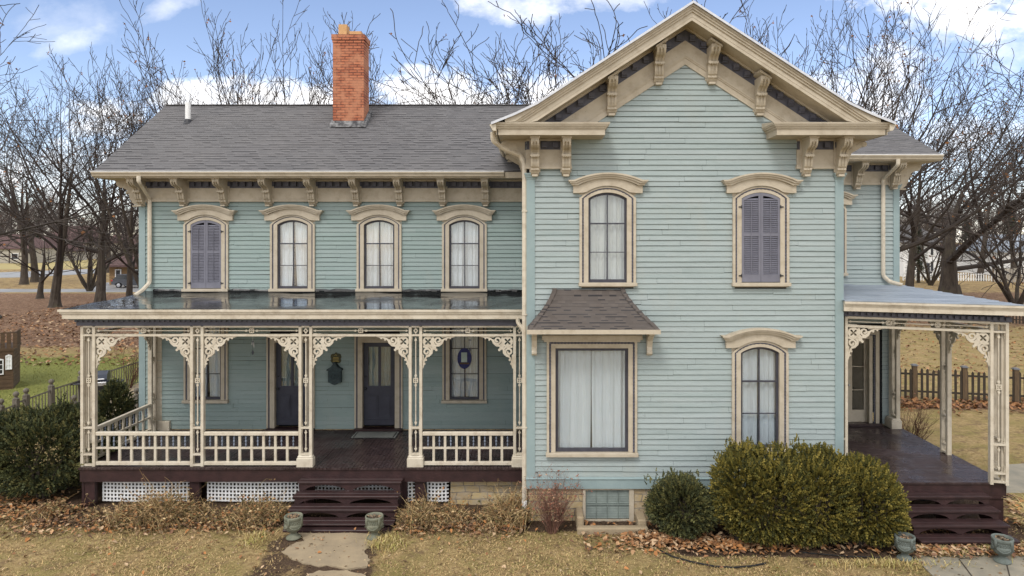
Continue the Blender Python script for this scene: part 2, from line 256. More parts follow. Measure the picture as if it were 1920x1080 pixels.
# ------------------------------------------------ mesh builder
IDENT = Matrix.Identity(4)
class MB:
    def __init__(s): s.v = []; s.f = []; s.m = []; s.cur = 0; s.tint = []
    def _add(s, vs, fs, M=None, tint=None):
        n = len(s.v)
        if M is not None: vs = [M @ Vector(p) for p in vs]
        s.v.extend([tuple(p) for p in vs])
        for f in fs: s.f.append(tuple(i+n for i in f)); s.m.append(s.cur)
        if tint is not None: s.tint.extend([tint]*len(vs))
        return s
    def box(s, x0, x1, y0, y1, z0, z1, M=None):
        vs = [(x0,y0,z0),(x1,y0,z0),(x1,y1,z0),(x0,y1,z0),(x0,y0,z1),(x1,y0,z1),(x1,y1,z1),(x0,y1,z1)]
        return s._add(vs, [(0,3,2,1),(4,5,6,7),(0,1,5,4),(1,2,6,5),(2,3,7,6),(3,0,4,7)], M)
    def bev(s, x0, x1, y0, y1, z0, z1, b=.01, M=None):
        """box with chamfered vertical and top edges"""
        def ring(z, i): return [(x0+i+b,y0+i,z),(x1-i-b,y0+i,z),(x1-i,y0+i+b,z),(x1-i,y1-i-b,z),(x1-i-b,y1-i,z),(x0+i+b,y1-i,z),(x0+i,y1-i-b,z),(x0+i,y0+i+b,z)]
        vs = ring(z0,0)+ring(z1-b,0)+ring(z1,b*.7); fs = [tuple(range(7,-1,-1)), tuple(range(16,24))]
        for k in (0, 8):
            for i in range(8): j = (i+1) % 8; fs.append((k+i, k+j, k+8+j, k+8+i))
        return s._add(vs, fs, M)
    def plate(s, poly, y0, y1, holes=(), M=None):
        """polygon in (x,z) extruded from y0 (front) to y1"""
        loops = [poly]+list(holes); flat = [p for l in loops for p in l]; n = len(flat)
        tris = tessellate_polygon([[Vector((p[0], p[1], 0)) for p in l] for l in loops])
        vs = [(p[0], y0, p[1]) for p in flat]+[(p[0], y1, p[1]) for p in flat]; fs = []
        for t in tris:
            a, b, c = (Vector(flat[i]) for i in t)
            if (b-a).cross(c-a) < 0: t = (t[0], t[2], t[1])
            fs.append(tuple(t)); fs.append((t[2]+n, t[1]+n, t[0]+n))
        k = 0
        for li, l in enumerate(loops):
            ar = sum(l[i][0]*l[(i+1) % len(l)][1]-l[(i+1) % len(l)][0]*l[i][1] for i in range(len(l)))
            ccw = (ar > 0) == (li == 0)
            for i in range(len(l)):
                a, b = k+i, k+(i+1) % len(l)
                fs.append((b, a, a+n, b+n) if ccw else (a, b, b+n, a+n))
            k += len(l)
        return s._add(vs, fs, M)
    def tube(s, pts, rad, n=6, cap=True, M=None, tint=None):
        vs = []; fs = []; P = [Vector(p) for p in pts]; R = rad if isinstance(rad, (list, tuple)) else [rad]*len(P)
        up = Vector((.13, .31, .94))
        for i, p in enumerate(P):
            d = (P[min(i+1, len(P)-1)]-P[max(i-1, 0)]).normalized(); a = d.cross(up)
            if a.length < .05: a = d.cross(Vector((1, 0, 0)))
            a.normalize(); b = d.cross(a)
            for k in range(n): t = 2*pi*k/n+.3; vs.append(p+a*cos(t)*R[i]+b*sin(t)*R[i])
        for i in range(len(P)-1):
            for k in range(n): j = (k+1) % n; fs.append((i*n+k, i*n+j, (i+1)*n+j, (i+1)*n+k))
        if cap: fs.append(tuple(range(n-1, -1, -1))); fs.append(tuple(range((len(P)-1)*n, len(P)*n)))
        return s._add(vs, fs, M, tint)
    def rtube(s, pts, w, d, M=None):
        """rectangular downspout-like tube, w across x, d across the other way"""
        vs = []; fs = []; P = [Vector(p) for p in pts]; n = 8
        for i, p in enumerate(P):
            t = (P[min(i+1, len(P)-1)]-P[max(i-1, 0)]).normalized(); f = Vector((0, -1, 0)); a = t.cross(f)
            if a.length < .1: a = Vector((1, 0, 0))
            a.normalize(); f = a.cross(t).normalized(); c = .3
            for (u, v) in ((-1,-c),(-c,-1),(c,-1),(1,-c),(1,c),(c,1),(-c,1),(-1,c)): vs.append(p+a*u*w/2+f*v*d/2)
        for i in range(len(P)-1):
            for k in range(n): j = (k+1) % n; fs.append((i*n+k, i*n+j, (i+1)*n+j, (i+1)*n+k))
        fs.append(tuple(range(n-1, -1, -1))); fs.append(tuple(range((len(P)-1)*n, len(P)*n)))
        return s._add(vs, fs, M)
    def lathe(s, prof, cx, cy, n=16, z0=0, M=None):
        vs = []; fs = []
        for (r, z) in prof:
            for k in range(n): t = 2*pi*k/n; vs.append((cx+r*cos(t), cy+r*sin(t), z0+z))
        for i in range(len(prof)-1):
            for k in range(n): j = (k+1) % n; fs.append((i*n+k, i*n+j, (i+1)*n+j, (i+1)*n+k))
        fs.append(tuple(range(n-1, -1, -1))); fs.append(tuple(range((len(prof)-1)*n, len(prof)*n)))
        return s._add(vs, fs, M)
    def profile(s, prof, x0, x1, M=None):
        """(y,z) outline extruded along x"""
        n = len(prof); vs = [(x0, p[0], p[1]) for p in prof]+[(x1, p[0], p[1]) for p in prof]; fs = []
        tr = tessellate_polygon([[Vector((p[0], p[1], 0)) for p in prof]])
        for t in tr:
            a, b, c = (Vector(prof[i]) for i in t)
            if (b-a).cross(c-a) > 0: t = (t[0], t[2], t[1])
            fs.append(tuple(t)); fs.append((t[2]+n, t[1]+n, t[0]+n))
        ar = sum(prof[i][0]*prof[(i+1) % n][1]-prof[(i+1) % n][0]*prof[i][1] for i in range(n))
        for i in range(n):
            j = (i+1) % n; fs.append((i, j, j+n, i+n) if ar > 0 else (j, i, i+n, j+n))
        return s._add(vs, fs, M)
    def build(s, name, mats, parent=None, smooth=False, label=None):
        me = bpy.data.meshes.new(name); off = Vector((0, 0, 0))
        if parent is not None:
            r = parent
            while r.parent: r = r.parent
            off = Vector(r.location)
        me.from_pydata([(a-off.x, b-off.y, c-off.z) for a, b, c in s.v] if off.length else s.v, [], s.f)
        if isinstance(mats, str): mats = [mats]
        for k in mats: me.materials.append(MATS[k])
        if len(mats) > 1: me.polygons.foreach_set('material_index', s.m)
        if s.tint:
            ca = me.color_attributes.new('tint', 'FLOAT_COLOR', 'POINT'); flat = []
            for t in s.tint: flat.extend((t[0], t[1], t[2], 1))
            ca.data.foreach_set('color', flat)
        if smooth: me.polygons.foreach_set('use_smooth', [True]*len(me.polygons))
        me.update()
        o = bpy.data.objects.new(name, me); COL.objects.link(o)
        if parent is not None: o.parent = parent
        if label: o['label'] = label
        return o
def tag(o, label, cat, group=None, kind=None):
    if label: o['label'] = label
    if cat: o['category'] = cat
    if group: o['group'] = group
    if kind: o['kind'] = kind
    return o
def thing(name, label, cat, loc=(0, 0, 0), group=None):
    o = bpy.data.objects.new(name, None); COL.objects.link(o); o.location = loc; o.empty_display_size = .2
    return tag(o, label, cat, group)
def dup(root, loc, rz=0, sc=1, label=None):
    r = root.copy(); COL.objects.link(r); r.location = loc; r.rotation_euler = (0, 0, rz); r.scale = (sc, sc, sc) if isinstance(sc, (int, float)) else sc
    if label: r['label'] = label
    for ch in list(root.children):
        c = ch.copy(); COL.objects.link(c); c.parent = r
        for g2 in list(ch.children):
            d = g2.copy(); COL.objects.link(d); d.parent = c
    return r
mat('louvre_green', (.22, .26, .235), (.15, .18, .165), rough=.6, scale=5)
mat('twig_tan', (.22, .12, .085), (.12, .06, .045), rough=.9, scale=5)
mat('soil_dark', (.05, .04, .03), rough=.95)
mat('lawn_far', (.36, .29, .12), (.28, .23, .10), rough=.95, scale=.2)
mat('wood_pale', (.34, .31, .26), (.26, .235, .2), rough=.85, scale=3)
mat('twig_far', (.115, .092, .08), (.09, .072, .064), rough=.95, scale=.5)
# ------------------------------------------------ THE HOUSE
YL = 3.79      # left wing wall
YR = 4.25      # right rear wing wall
GX0, GX1 = -.136, 6.59; GC = 3.227
XL = -10.57; XR = 10.06
HOUSE = thing('house', 'two storey pale blue green clapboard house with cream trim, brick chimney and two fretwork porches', 'house', (0, 0, 0))
_j = [0]
def jit():
    _j[0] += 1; return (_j[0] % 7)*.0013
def siding(x0, x1, z0, z1, y, holes=(), top=None, name='wall', material='siding', seed=1, M=None, extra=None):
    rnd = random.Random(seed); b = MB(); z = z0; row = 0
    while z < z1-.01:
        zt = min(z+BOARD, z1); iv = [(x0, x1)]
        if top: iv = [top(z)] if top(z) else []
        for (a, c, ha, hb) in holes:
            if zt > ha+.005 and z < hb-.005:
                new = []
                for (p, q) in iv:
                    if c <= p or a >= q: new.append((p, q))
                    else:
                        if a > p: new.append((p, a))
                        if c < q: new.append((c, q))
                iv = new
        joints = []; xx = x0+rnd.uniform(.3, 3)
        while xx < x1: joints.append(xx); xx += rnd.uniform(1.6, 4.2)
        for (p, q) in iv:
            cuts = [p]+[j for j in joints if p+.1 < j < q-.1]+[q]
            for a, c in zip(cuts[:-1], cuts[1:]):
                g = .002; d0 = .024+rnd.uniform(-.003, .007); d1 = .024+rnd.uniform(-.003, .007); dz = rnd.uniform(-.003, .003); dz2 = dz+rnd.uniform(-.006, .006); m_ = (a+c)/2; dm = (dz+dz2)/2+rnd.uniform(-.003, .003)
                ov = rnd.choice((-.006, -.0045, -.008))
                vs = [(a+g, y-d0, z+dz), (m_, y-(d0+d1)/2-rnd.uniform(-.002, .003), z+dm), (c-g, y-d1, z+dz2),
                      (a+g, y-.005, zt+ov), (m_, y-.005, zt+ov), (c-g, y-.005, zt+ov),
                      (a+g, y+.004, z+dz), (m_, y+.004, z+dm), (c-g, y+.004, z+dz2)]
                b._add(vs, [(0,1,4,3),(1,2,5,4),(6,7,1,0),(7,8,2,1),(0,3,6),(2,8,5)], M)
        z += BOARD; row += 1
    if extra: extra(b)
    return b.build(name, material, HOUSE)

def sheathing(poly, y, holes, M=None):
    b = MB(); b.plate(poly, y+.005, y+.02, [[(a, za), (c, za), (c, zb), (a, zb)] for (a, c, za, zb) in holes], M); return b.build('sheathing', 'dark', HOUSE)
def arch(hw, T, off, n=14, spring=.126):
    """arc points from left spring to right spring; peak at T+off"""
    rise = spring+off; R = (hw*hw+rise*rise)/(2*rise); cz = T+off-R; a0 = math.asin(min(1, hw/R)); pts = []
    for i in range(n+1):
        t = -a0+2*a0*i/n; pts.append((R*sin(t), cz+R*cos(t)))
    return pts
def twist(b, path, r, M=None):
    """rope moulding: one beaded gray cord along a path"""
    out = []
    for (p, q) in zip(path[:-1], path[1:]):
        P, Q = Vector(p), Vector(q); L_ = (Q-P).length; n = max(1, int(L_/.035))
        for i in range(n): out.append(P.lerp(Q, i/n))
    out.append(Vector(path[-1]))
    R = [r*(1.25 if i % 2 else .75) for i in range(len(out))]
    b.tube(out, R, 5, False, M)
def curtain(b, x0, x1, z0, z1, y, seed, part=.0, folds=9, sag=.0):
    rnd = random.Random(seed); ph = rnd.uniform(0, 6); n = 60; mid = (x0+x1)/2
    for (a, c, side) in ((x0, mid-.004, 0), (mid+.004, x1, 1)):
        vs = []; fs = []
        rows = 7
        for j in range(rows+1):
            t = j/rows; z = z1+(z0-z1)*t
            pull = part*(t**2)*(c-a)
            aa, cc = (a, c-pull) if side == 0 else (a+pull, c)
            for i in range(n+1):
                u = i/n; x = aa+(cc-aa)*u
                yy = y+.024*sin(u*folds*2.1+ph+side*2+.8*sin(u*5+ph))+.008*sin(u*folds*4.3+ph*2+t*1.5)
                vs.append((x, yy, z))
        for j in range(rows):
            for i in range(n): k = j*(n+1)+i; fs.append((k+n+1, k+n+2, k+1, k))
        b._add(vs, fs)
def arched_window(cx, zb, T, y, seed, kind='glass', label=None, rope=True, cur='curtain', part=.1, M=None, lower_gap=0):
    """arched sash window with cream casing, grey cord and eared hood; cx centre, zb sash bottom, T crown of the sash"""
    sh = lambda pts: [(cx+p[0], p[1]) for p in pts]
    def U(hw1, o1, hw2, o2, zlo):
        return sh([(-hw1, zlo)]+arch(hw1, T, o1)+[(hw1, zlo), (hw2, zlo)]+arch(hw2, T, o2)[::-1]+[(-hw2, zlo)])
    b = MB(); zs = zb-.005
    b.plate(U(.60, .13, .545, .095, zs), y-.065, y+.03)
    b.plate(U(.548, .097, .505, .07, zs), y-.036, y+.03)
    b.plate(U(.508, .072, .41, 0, zs), y-.052, y+.09)
    win = b.build('window', 'trim', HOUSE, label=label)
    if rope:
        rb = MB(); cord = sh([(-.526, zs)]+arch(.526, T, .083)+[(.526, zs)])
        twist(rb, [(p[0], y-.048, p[1]) for p in cord], .017); rb.build('cord_moulding', 'grey_purple', win)
    else:
        rb = MB(); rb.plate(U(.546, .095, .507, .072, zs), y-.044, y-.03); rb.build('cord_moulding', 'grey_purple', win)
    s = MB(); s.bev(cx-.62, cx+.62, y-.13, y+.03, zb-.075, zb-.006, .008); s.box(cx-.57, cx+.57, y-.07, y+.0, zb-.10, zb-.076); s.build('sill', 'trim', win)
    # hood
    h = MB(); pk = T+.41
    def hood_top(hw, zend, zpk, inner=None, ear=.12):
        a = hw-ear; rise = zpk-zend; R = (a*a+rise*rise)/(2*rise); cz = zpk-R; a0 = math.asin(a/R); pts = [(-hw, zend)]
        for i in range(17): t = -a0+2*a0*i/16; pts.append((R*sin(t), cz+R*cos(t)))
        pts.append((hw, zend)); return pts
    def hoodband(hw, z_e, z_p, th, y0, y1, ear=.12):
        top = hood_top(hw, z_e, z_p, ear=ear); bot = hood_top(hw-.02, z_e-th, z_p-th, ear=ear)[::-1]
        h.plate(sh(top+bot), y0, y1)
    hoodband(.845, pk-.155, pk, .034, y-.215, y+.02)
    hoodband(.815, pk-.189, pk-.034, .036, y-.185, y+.02)
    hoodband(.785, pk-.225, pk-.07, .04, y-.15, y+.02)
    top = hood_top(.735, pk-.262, pk-.108); bot = [(.735, T-.015), (.61, T-.015)]+[p for p in arch(.61, T, .14)[::-1] if p[1] > T-.01]+[(-.61, T-.015), (-.735, T-.015)]
    h.plate(sh(top+bot), y-.10, y+.02)
    top = hood_top(.735, T+.03, T+.165, ear=.13); bot = [(.72, T-.012), (.625, T-.012)]+[p for p in arch(.625, T, .148)[::-1] if p[1] > T-.005]+[(-.625, T-.012), (-.72, T-.012)]
    sp = MB(); sp.plate(sh([(-.60, T-.13), (-.60, T+.13), (.60, T+.13), (.60, T-.13)]+arch(.55, T, .10)[::-1]), y-.02, y+.01); sp.build('spandrel', 'trim', win)
    h.build('hood', 'trim', win)
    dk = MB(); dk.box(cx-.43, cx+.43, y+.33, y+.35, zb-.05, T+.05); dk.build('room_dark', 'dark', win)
    if kind == 'shutter':
        st = MB(); mid_z = zb+(T-zb)*.53
        for sgn in (-1, 1):
            x0, x1 = (cx-.405, cx-.003) if sgn < 0 else (cx+.003, cx+.405)
            A = arch(.405, T-.006, 0); 
            def zt(x): 
                rise = .126; R = (.405**2+rise**2)/(2*rise); return T-.006-R+sqrt(max(0, R*R-(x-cx)**2))
            xs = [x0+(x1-x0)*i/6 for i in range(7)]
            outer = [(x0, zb+.01)]+[(x1, zb+.01)]+[(x, zt(x)) for x in xs[::-1]]
            ix0, ix1 = x0+.045, x1-.045; xs2 = [ix0+(ix1-ix0)*i/6 for i in range(7)]
            hole1 = [(ix0, zb+.16), (ix1, zb+.16), (ix1, mid_z-.035), (ix0, mid_z-.035)]
            hole2 = [(ix0, mid_z+.035), (ix1, mid_z+.035)]+[(x, zt(x)-.065) for x in xs2[::-1]]
            st.plate(outer, y-.045, y-.01, [hole1, hole2])
            z = zb+.175; rr = random.Random(seed+sgn)
            while z < T-.085:
                if not (mid_z-.06 < z < mid_z+.05) and z < zt(ix0 if sgn < 0 else ix1)-.05:
                    t_ = rr.uniform(-.008, .008); st._add([(ix0, y-.043, z-.004), (ix1, y-.043, z-.004+t_*.5), (ix1, y-.010, z+.032+t_*.5), (ix0, y-.010, z+.032), (ix0, y-.040, z-.011), (ix1, y-.040, z-.011+t_*.5), (ix1, y-.006, z+.026), (ix0, y-.006, z+.026)],
                            [(0,1,2,3), (4,7,6,5), (0,4,5,1), (3,2,6,7)])
                z += .0405
            st.tube([(((x0+x1)/2), y-.05, zb+.2), ((x0+x1)/2, y-.05, T-.2)], .008, 5)
        st.box(cx-.405, cx+.405, y+.0, y+.01, zb, T-.14)
        st.build('shutter', 'shutter_purple', win, label='closed pair of purple grey louvred shutters')
        for zz in (zb+.13, T-.32):
            for sx in (-1, 1): hg = MB(); hg.box(cx+sx*.44-.035, cx+sx*.44+.035, y-.068, y-.052, zz, zz+.025); hg.tube([(cx+sx*.415, y-.07, zz-.02), (cx+sx*.415, y-.07, zz+.05)], .01, 5); hg.build('hinge', 'black_metal', win)
        return win
    b = MB(); zm1 = zb+(T-zb)*.655; zm2 = zb+(T-zb)*.335
    b.plate(sh([(-.412, zb-.004), (.412, zb-.004)]+arch(.412, T, 0)[::-1]), y+.01, y+.06, [sh([(-.362, zb+.06), (.362, zb+.06)]+arch(.362, T-.05, -.0, spring=.10)[::-1])])
    b.box(cx-.011, cx+.011, y+.014, y+.056, zb+.05, T-.045); b.box(cx-.37, cx+.37, y+.008, y+.062, zm1-.017, zm1+.015); b.box(cx-.37, cx+.37, y+.018, y+.052, zm2-.009, zm2+.009)
    b.build('sash', 'sash_grey', win)
    g = MB(); gp = sh([(-.37, zb+.05), (.37, zb+.05)]+arch(.37, T-.04, 0, spring=.1)[::-1]); g.plate(gp, y+.032, y+.036); g.build('pane', 'glass', win)
    c = MB(); curtain(c, cx-.40, cx+.40, zb+.0, T+.02, y+.13, seed, part, 8); c.build('curtain', cur, win)
    return win
def rect_window(cx, zb, zt, y, seed, hw=.40, label=None, cols=2, rows=(.33, .66), casing=.19, cur='curtain', part=.05, sash=.05, thick=.017, apron=False, rope=False, head=0):
    b = MB(); O = hw+casing
    def ring(h1, t1, h2, t2, y0, y1): b.plate([(cx-h1, zb-.004), (cx-h1, zt+t1), (cx+h1, zt+t1), (cx+h1, zb-.004), (cx+h2, zb-.004), (cx+h2, zt+t2), (cx-h2, zt+t2), (cx-h2, zb-.004)], y0, y1)
    ring(O, casing, O-.05, casing-.05, y-.065, y+.03); ring(O-.048, casing-.048, O-.095, casing-.095, y-.036, y+.03); ring(O-.093, casing-.093, hw, 0, y-.052, y+.09)
    if head: b.box(cx-O-.10, cx+O+.10, y-.14, y+.02, zt+casing+.002, zt+casing+head); b.box(cx-O-.06, cx+O+.06, y-.10, y+.02, zt+casing-.045, zt+casing)
    win = b.build('window', 'trim', HOUSE, label=label)
    rb = MB()
    if rope:
        p = O-.072; twist(rb, [(cx-p, y-.048, zb), (cx-p, y-.048, zt+casing-.072), (cx+p, y-.048, zt+casing-.072), (cx+p, y-.048, zb)], .02)
    else:
        p1, p2 = O-.05, O-.093; rb.box(cx-p1, cx-p2, y-.044, y-.03, zb, zt+casing-.05); rb.box(cx+p2, cx+p1, y-.044, y-.03, zb, zt+casing-.05)
    rb.build('cord_moulding', 'grey_purple', win)
    s = MB(); s.bev(cx-O-.02, cx+O+.02, y-.13, y+.03, zb-.08, zb-.006, .008); s.build('sill', 'trim', win)
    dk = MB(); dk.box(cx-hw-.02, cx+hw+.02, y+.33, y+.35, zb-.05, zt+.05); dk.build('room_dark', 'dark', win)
    b = MB(); b.plate([(cx-hw-.002, zb-.003), (cx+hw+.002, zb-.003), (cx+hw+.002, zt+.002), (cx-hw-.002, zt+.002)], y+.01, y+.06, [[(cx-hw+sash, zb+sash+.01), (cx+hw-sash, zb+sash+.01), (cx+hw-sash, zt-sash), (cx-hw+sash, zt-sash)]])
    for i in range(1, cols): x = cx-hw+2*hw*i/cols; b.box(x-.012, x+.012, y+.014, y+.056, zb+sash, zt-sash+.004)
    for r in rows: z = zb+(zt-zb)*r; b.box(cx-hw+sash-.004, cx+hw-sash+.004, y+.018, y+.052, z-thick/2, z+thick/2)
    b.build('sash', 'sash_grey', win)
    g = MB(); g.box(cx-hw+sash-.01, cx+hw-sash+.01, y+.032, y+.036, zb+sash-.005, zt-sash+.01); g.build('pane', 'glass', win)
    c = MB(); curtain(c, cx-hw+.01, cx+hw-.01, zb+.0, zt+.02, y+.13, seed, part, 8 if hw < .6 else 13); c.build('curtain', cur, win)
    return win

# --- bracket (console) seen at every cornice; built at wall plane y, top z, projecting -Y
def bracket_prof(p, h):
    P = [(0,0),(-p,0),(-p,-.07),(-p*.985,-.11),(-p*.93,-.155),(-p*.82,-.195),(-p*.70,-.21),(-p*.60,-.235),(-p*.53,-.275),(-p*.49,-.31),(-p*.53,-.315),(-p*.53,-.36),(-p*.45,-.375),(-p*.42,-.43),(-p*.40,-.52),(-p*.36,-.585),(-p*.30,-.615),(-p*.31,-.66),(-p*.24,-.69),(-p*.20,-.72),(-p*.12,-.75),(0,-.78)]
    k = h/.78; return [(a, b*k) for a, b in P]
def bracket(x, y, z, p=.5, h=.76, w=.17, M=None, slope=0, material='trim', mini=False):
    b = MB(); pr = bracket_prof(p, h); T_ = (M or IDENT) @ Matrix.Translation((x, y, z))
    q = w/2
    inner = [(a*.90, c) if c < -.08*h/.78 else (a, c) for a, c in pr[:-1]]+[(0, -.75*h/.78)]
    b.profile(pr, -q, -q*.55, T_); b.profile(inner, -q*.55+.001, -q*.13-.001, T_); b.profile([(a*.985, c) for a, c in pr[:-1]]+[(0, -.76*h/.78)], -q*.13, q*.13, T_); b.profile(inner, q*.13+.001, q*.55-.001, T_); b.profile(pr, q*.55, q, T_)
    k = h/.78
    b.box(-q-.022, q+.022, -p-.025, -.0, .001, .035, T_) if not slope else b._add([(-q-.025, -p-.025, -.0-slope*(q+.025)*0+slope*(-q-.025)), (q+.025, -p-.025, slope*(q+.025)), (q+.025, 0, slope*(q+.025)), (-q-.025, 0, slope*(-q-.025)), (-q-.025, -p-.025, .045+slope*(-q-.025)), (q+.025, -p-.025, .045+slope*(q+.025)), (q+.025, 0, .045+slope*(q+.025)), (-q-.025, 0, .045+slope*(-q-.025))], [(0,3,2,1),(4,5,6,7),(0,1,5,4),(1,2,6,5),(2,3,7,6),(3,0,4,7)], T_)
    b.box(-q-.012, q+.012, -p*.56, -p*.2, -.365*k, -.325*k, T_)      # collar
    for i in range(4): xx = -q+w*(i+.5)/4; b.lathe([(.001,-.028),(.018,-.015),(.022,.0),(.018,.012)], xx, -p*.545, 6, -.37*k, T_)
    b.box(-q*.7, q*.7, -p*.30, -.0, -.80*k, -.755*k, T_)
    b.box(-q-.03, q+.03, -.028, .002, -.70*k, .0, T_)             # back plate
    return b.build('bracket', material, HOUSE)
def RZ(a, c): return Matrix.Translation(c) @ Matrix.Rotation(a, 4, 'Z') @ Matrix.Translation((-c[0], -c[1], -c[2]))

# --- front gable block
zs_ = lambda x: 10.52-.655*abs(x-GC)            # soffit height at the gable wall
def gtop(z):
    half = (10.50-z)/.655
    if half <= 0: return None
    return (max(GX0+.05, GC-half), min(GX1-.05, GC+half))
win_up = [(1.58, 5.10, 7.01), (4.835, 5.10, 7.01)]; win_lo = (4.82, 1.575, 3.727)
holes = [(cx-.55, cx+.55, zb-.05, T+.10) for cx, zb, T in win_up+[win_lo]]+[(1.245-.85, 1.245+.85, 1.45, 3.93)]
siding(GX0+.14, GX1-.14, .96, 10.5, 0, holes, gtop, 'gable_wall', seed=3)
sheathing([(GX0+.02, .75), (GX1-.02, .75), (GX1-.02, 8.3), (GC, 10.5), (GX0+.02, 8.3)], 0, [(cx-.54, cx+.54, zb-.04, T+.09) for cx, zb, T in win_up+[win_lo]]+[(1.245-.84, 1.245+.84, 1.46, 3.92)])
M_left = Matrix(((0, 1, 0, GX0), (-1, 0, 0, 0), (0, 0, 1, 0), (0, 0, 0, 1)))   # maps local (x,y) -> wall facing -X
siding(-9, -.0, .96, 8.3, 0, (), None, 'side_wall', seed=5, M=M_left)
M_right = Matrix(((0, -1, 0, GX1), (1, 0, 0, 0), (0, 0, 1, 0), (0, 0, 0, 1)))
siding(.0, 9, .96, 8.3, 0, (), None, 'side_wall', seed=6, M=M_right)
for x0, x1 in ((GX0-.01, GX0+.17), (GX1-.17, GX1+.01)):
    b = MB(); b.box(x0, x1, -.035, .15, .9, 7.30); b.box(x0-.015, x1+.015, -.05, .16, 7.30, 7.34); b.box(x0-.03, x1+.03, -.07, .17, 7.342, 7.385); b.box(x0-.045, x1+.045, -.09, .18, 7.387, 7.42)
    b.build('corner_pilaster', 'corner_blue', HOUSE)
b = MB(); b.box(GX0-.012, GX1+.012, -.04, .1, .71, .93); b._add([(GX0-.02, -.06, .93), (GX1+.02, -.06, .93), (GX1+.02, 0, .965), (GX0-.02, 0, .965), (GX0-.02, -.06, .915), (GX1+.02, -.06, .915)], [(0,1,2,3),(4,5,1,0)]); b.build('water_table', 'corner_blue', HOUSE)
bw = ((1098-1000)/88., (1180-1000)/88.)             # basement window
b = MB(); b.box(GX0+.03, bw[0]-.06, .03, .4, -.3, .71); b.box(bw[1]+.10, GX1-.03, .03, .4, -.3, .71); b.box(bw[0]-.06, bw[1]+.10, .03, .4, -.3, -.02); b.box(GX1-.4, GX1-.031, .4, 9, -.3, .71); b.box(GX0+.031, GX0+.3, .4, 9, -.3, .71)
b.build('foundation', 'stone', HOUSE)
b = MB(); b.plate([(bw[0]-.06, -.02), (bw[1]+.10, -.02), (bw[1]+.10, .71), (bw[0]-.06, .71)], .0, .1, [[(bw[0], .03), (bw[1], .03), (bw[1], .67), (bw[0], .67)]])
w = b.build('basement_window', 'trim', HOUSE)
b = MB()
z = .05
while z < .66: b._add([(bw[0], .05, z), (bw[1], .05, z), (bw[1], .065, z+.028), (bw[0], .065, z+.028)], [(0,1,2,3)]); z += .036
b.box(bw[0], bw[1], .03, .05, .34, .365)
for i in range(1, 4): x = bw[0]+(bw[1]-bw[0])*i/4; b.box(x-.005, x+.005, .035, .05, .03, .67)
b.box(bw[0], bw[1], .09, .1, 0, .7); b.build('louvre', 'louvre_green', w)
# rake cornice
YF = -.65
prof_out = [(-4.05, 8.35), (-3.6, 8.53), (-3.15, 8.745), (0, 10.79), (3.15, 8.745), (3.6, 8.53), (4.05, 8.35)]
def zo(dx):
    a = abs(dx)
    P = [(0, 10.79), (3.15, 8.745), (3.6, 8.53), (4.05, 8.35)]
    for (p, q), (r, s2) in zip(P[:-1], P[1:]):
        if a <= r: return q+(s2-q)*(a-p)/(r-p)
    return 8.35
def rake_band(b, o1, o2, y0, y1, zmin=8.37):
    for sg in (-1, 1):
        xs = [0, .8, 1.6, 2.4, 3.15, 3.4, 3.6, 3.8, 4.05]; top = []; bot = []
        for a in xs:
            zt_ = zo(a)-o1; zb_ = max(zo(a)-o2 if a <= 3.15 else zo(3.15)-.65*(a-3.15)-o2, zmin-.002)
            if zt_ > zb_+.001: top.append((GC+sg*a, zt_)); bot.append((GC+sg*a, zb_))
        if len(top) > 1: b.plate(top+bot[::-1], y0, y1)
b = MB()
rake_band(b, .0, .055, YF-.10, YF); rake_band(b, .0551, .10, YF-.075, YF); rake_band(b, .1001, .15, YF-.045, YF); rake_band(b, .1501, .32, YF-.015, YF+.03); rake_band(b, .24, .25, YF-.022, YF-.014)
b.build('rake_board', 'trim', HOUSE)
b = MB()                                             # soffits under the rakes
for sg in (-1, 1):
    b.plate([(GC, 10.52), (GC+sg*3.5, 10.52-.655*3.5), (GC+sg*3.5, 10.56-.655*3.5), (GC, 10.56)], YF+.031, -.002)
b.build('soffit', 'trim', HOUSE)
b = MB()
def wall_band(b, o1, o2, y0, y1, xa=3.31):
    for sg in (-1, 1):
        pts = [(GC, 10.54-o1), (GC+sg*(2.39-o1)/.655, 8.15), (GC+sg*(2.39-o2)/.655, 8.15), (GC, 10.54-o2)]
        b.plate(pts, y0, y1)
wall_band(b, .021, .07, -.115, .0); wall_band(b, .30, .60, -.05, .0); wall_band(b, .60, .635, -.075, .0); wall_band(b, .635, .67, -.062, .0); wall_band(b, .67, .81, -.045, .0)
b.build('frieze', 'trim', HOUSE)
b = MB(); wall_band(b, .07, .30, -.042, .0)
for sg in (-1, 1):
    for i in range(14):
        a = .14+.232*i
        if min(abs(a-k) for k in (.62, 1.61, .62, 1.61)) < .1: continue
        z = 10.54-.655*a-.075; b.box(GC+sg*a-.06, GC+sg*a+.06, -.13, -.043, z-.125, z-.04); b.box(GC+sg*a-.06, GC+sg*a+.06, -.10, -.0435, z-.16, z-.126)
b.build('dentil_course', 'grey_purple', HOUSE)
for xx in (1342, 1434, 1240, 1150):
    X_ = (xx-1000)/90.5; sg = -1 if X_ > GC else 1
    bracket(X_, 0, zs_(X_)-.10, .46, .74, .19, slope=.655*sg)
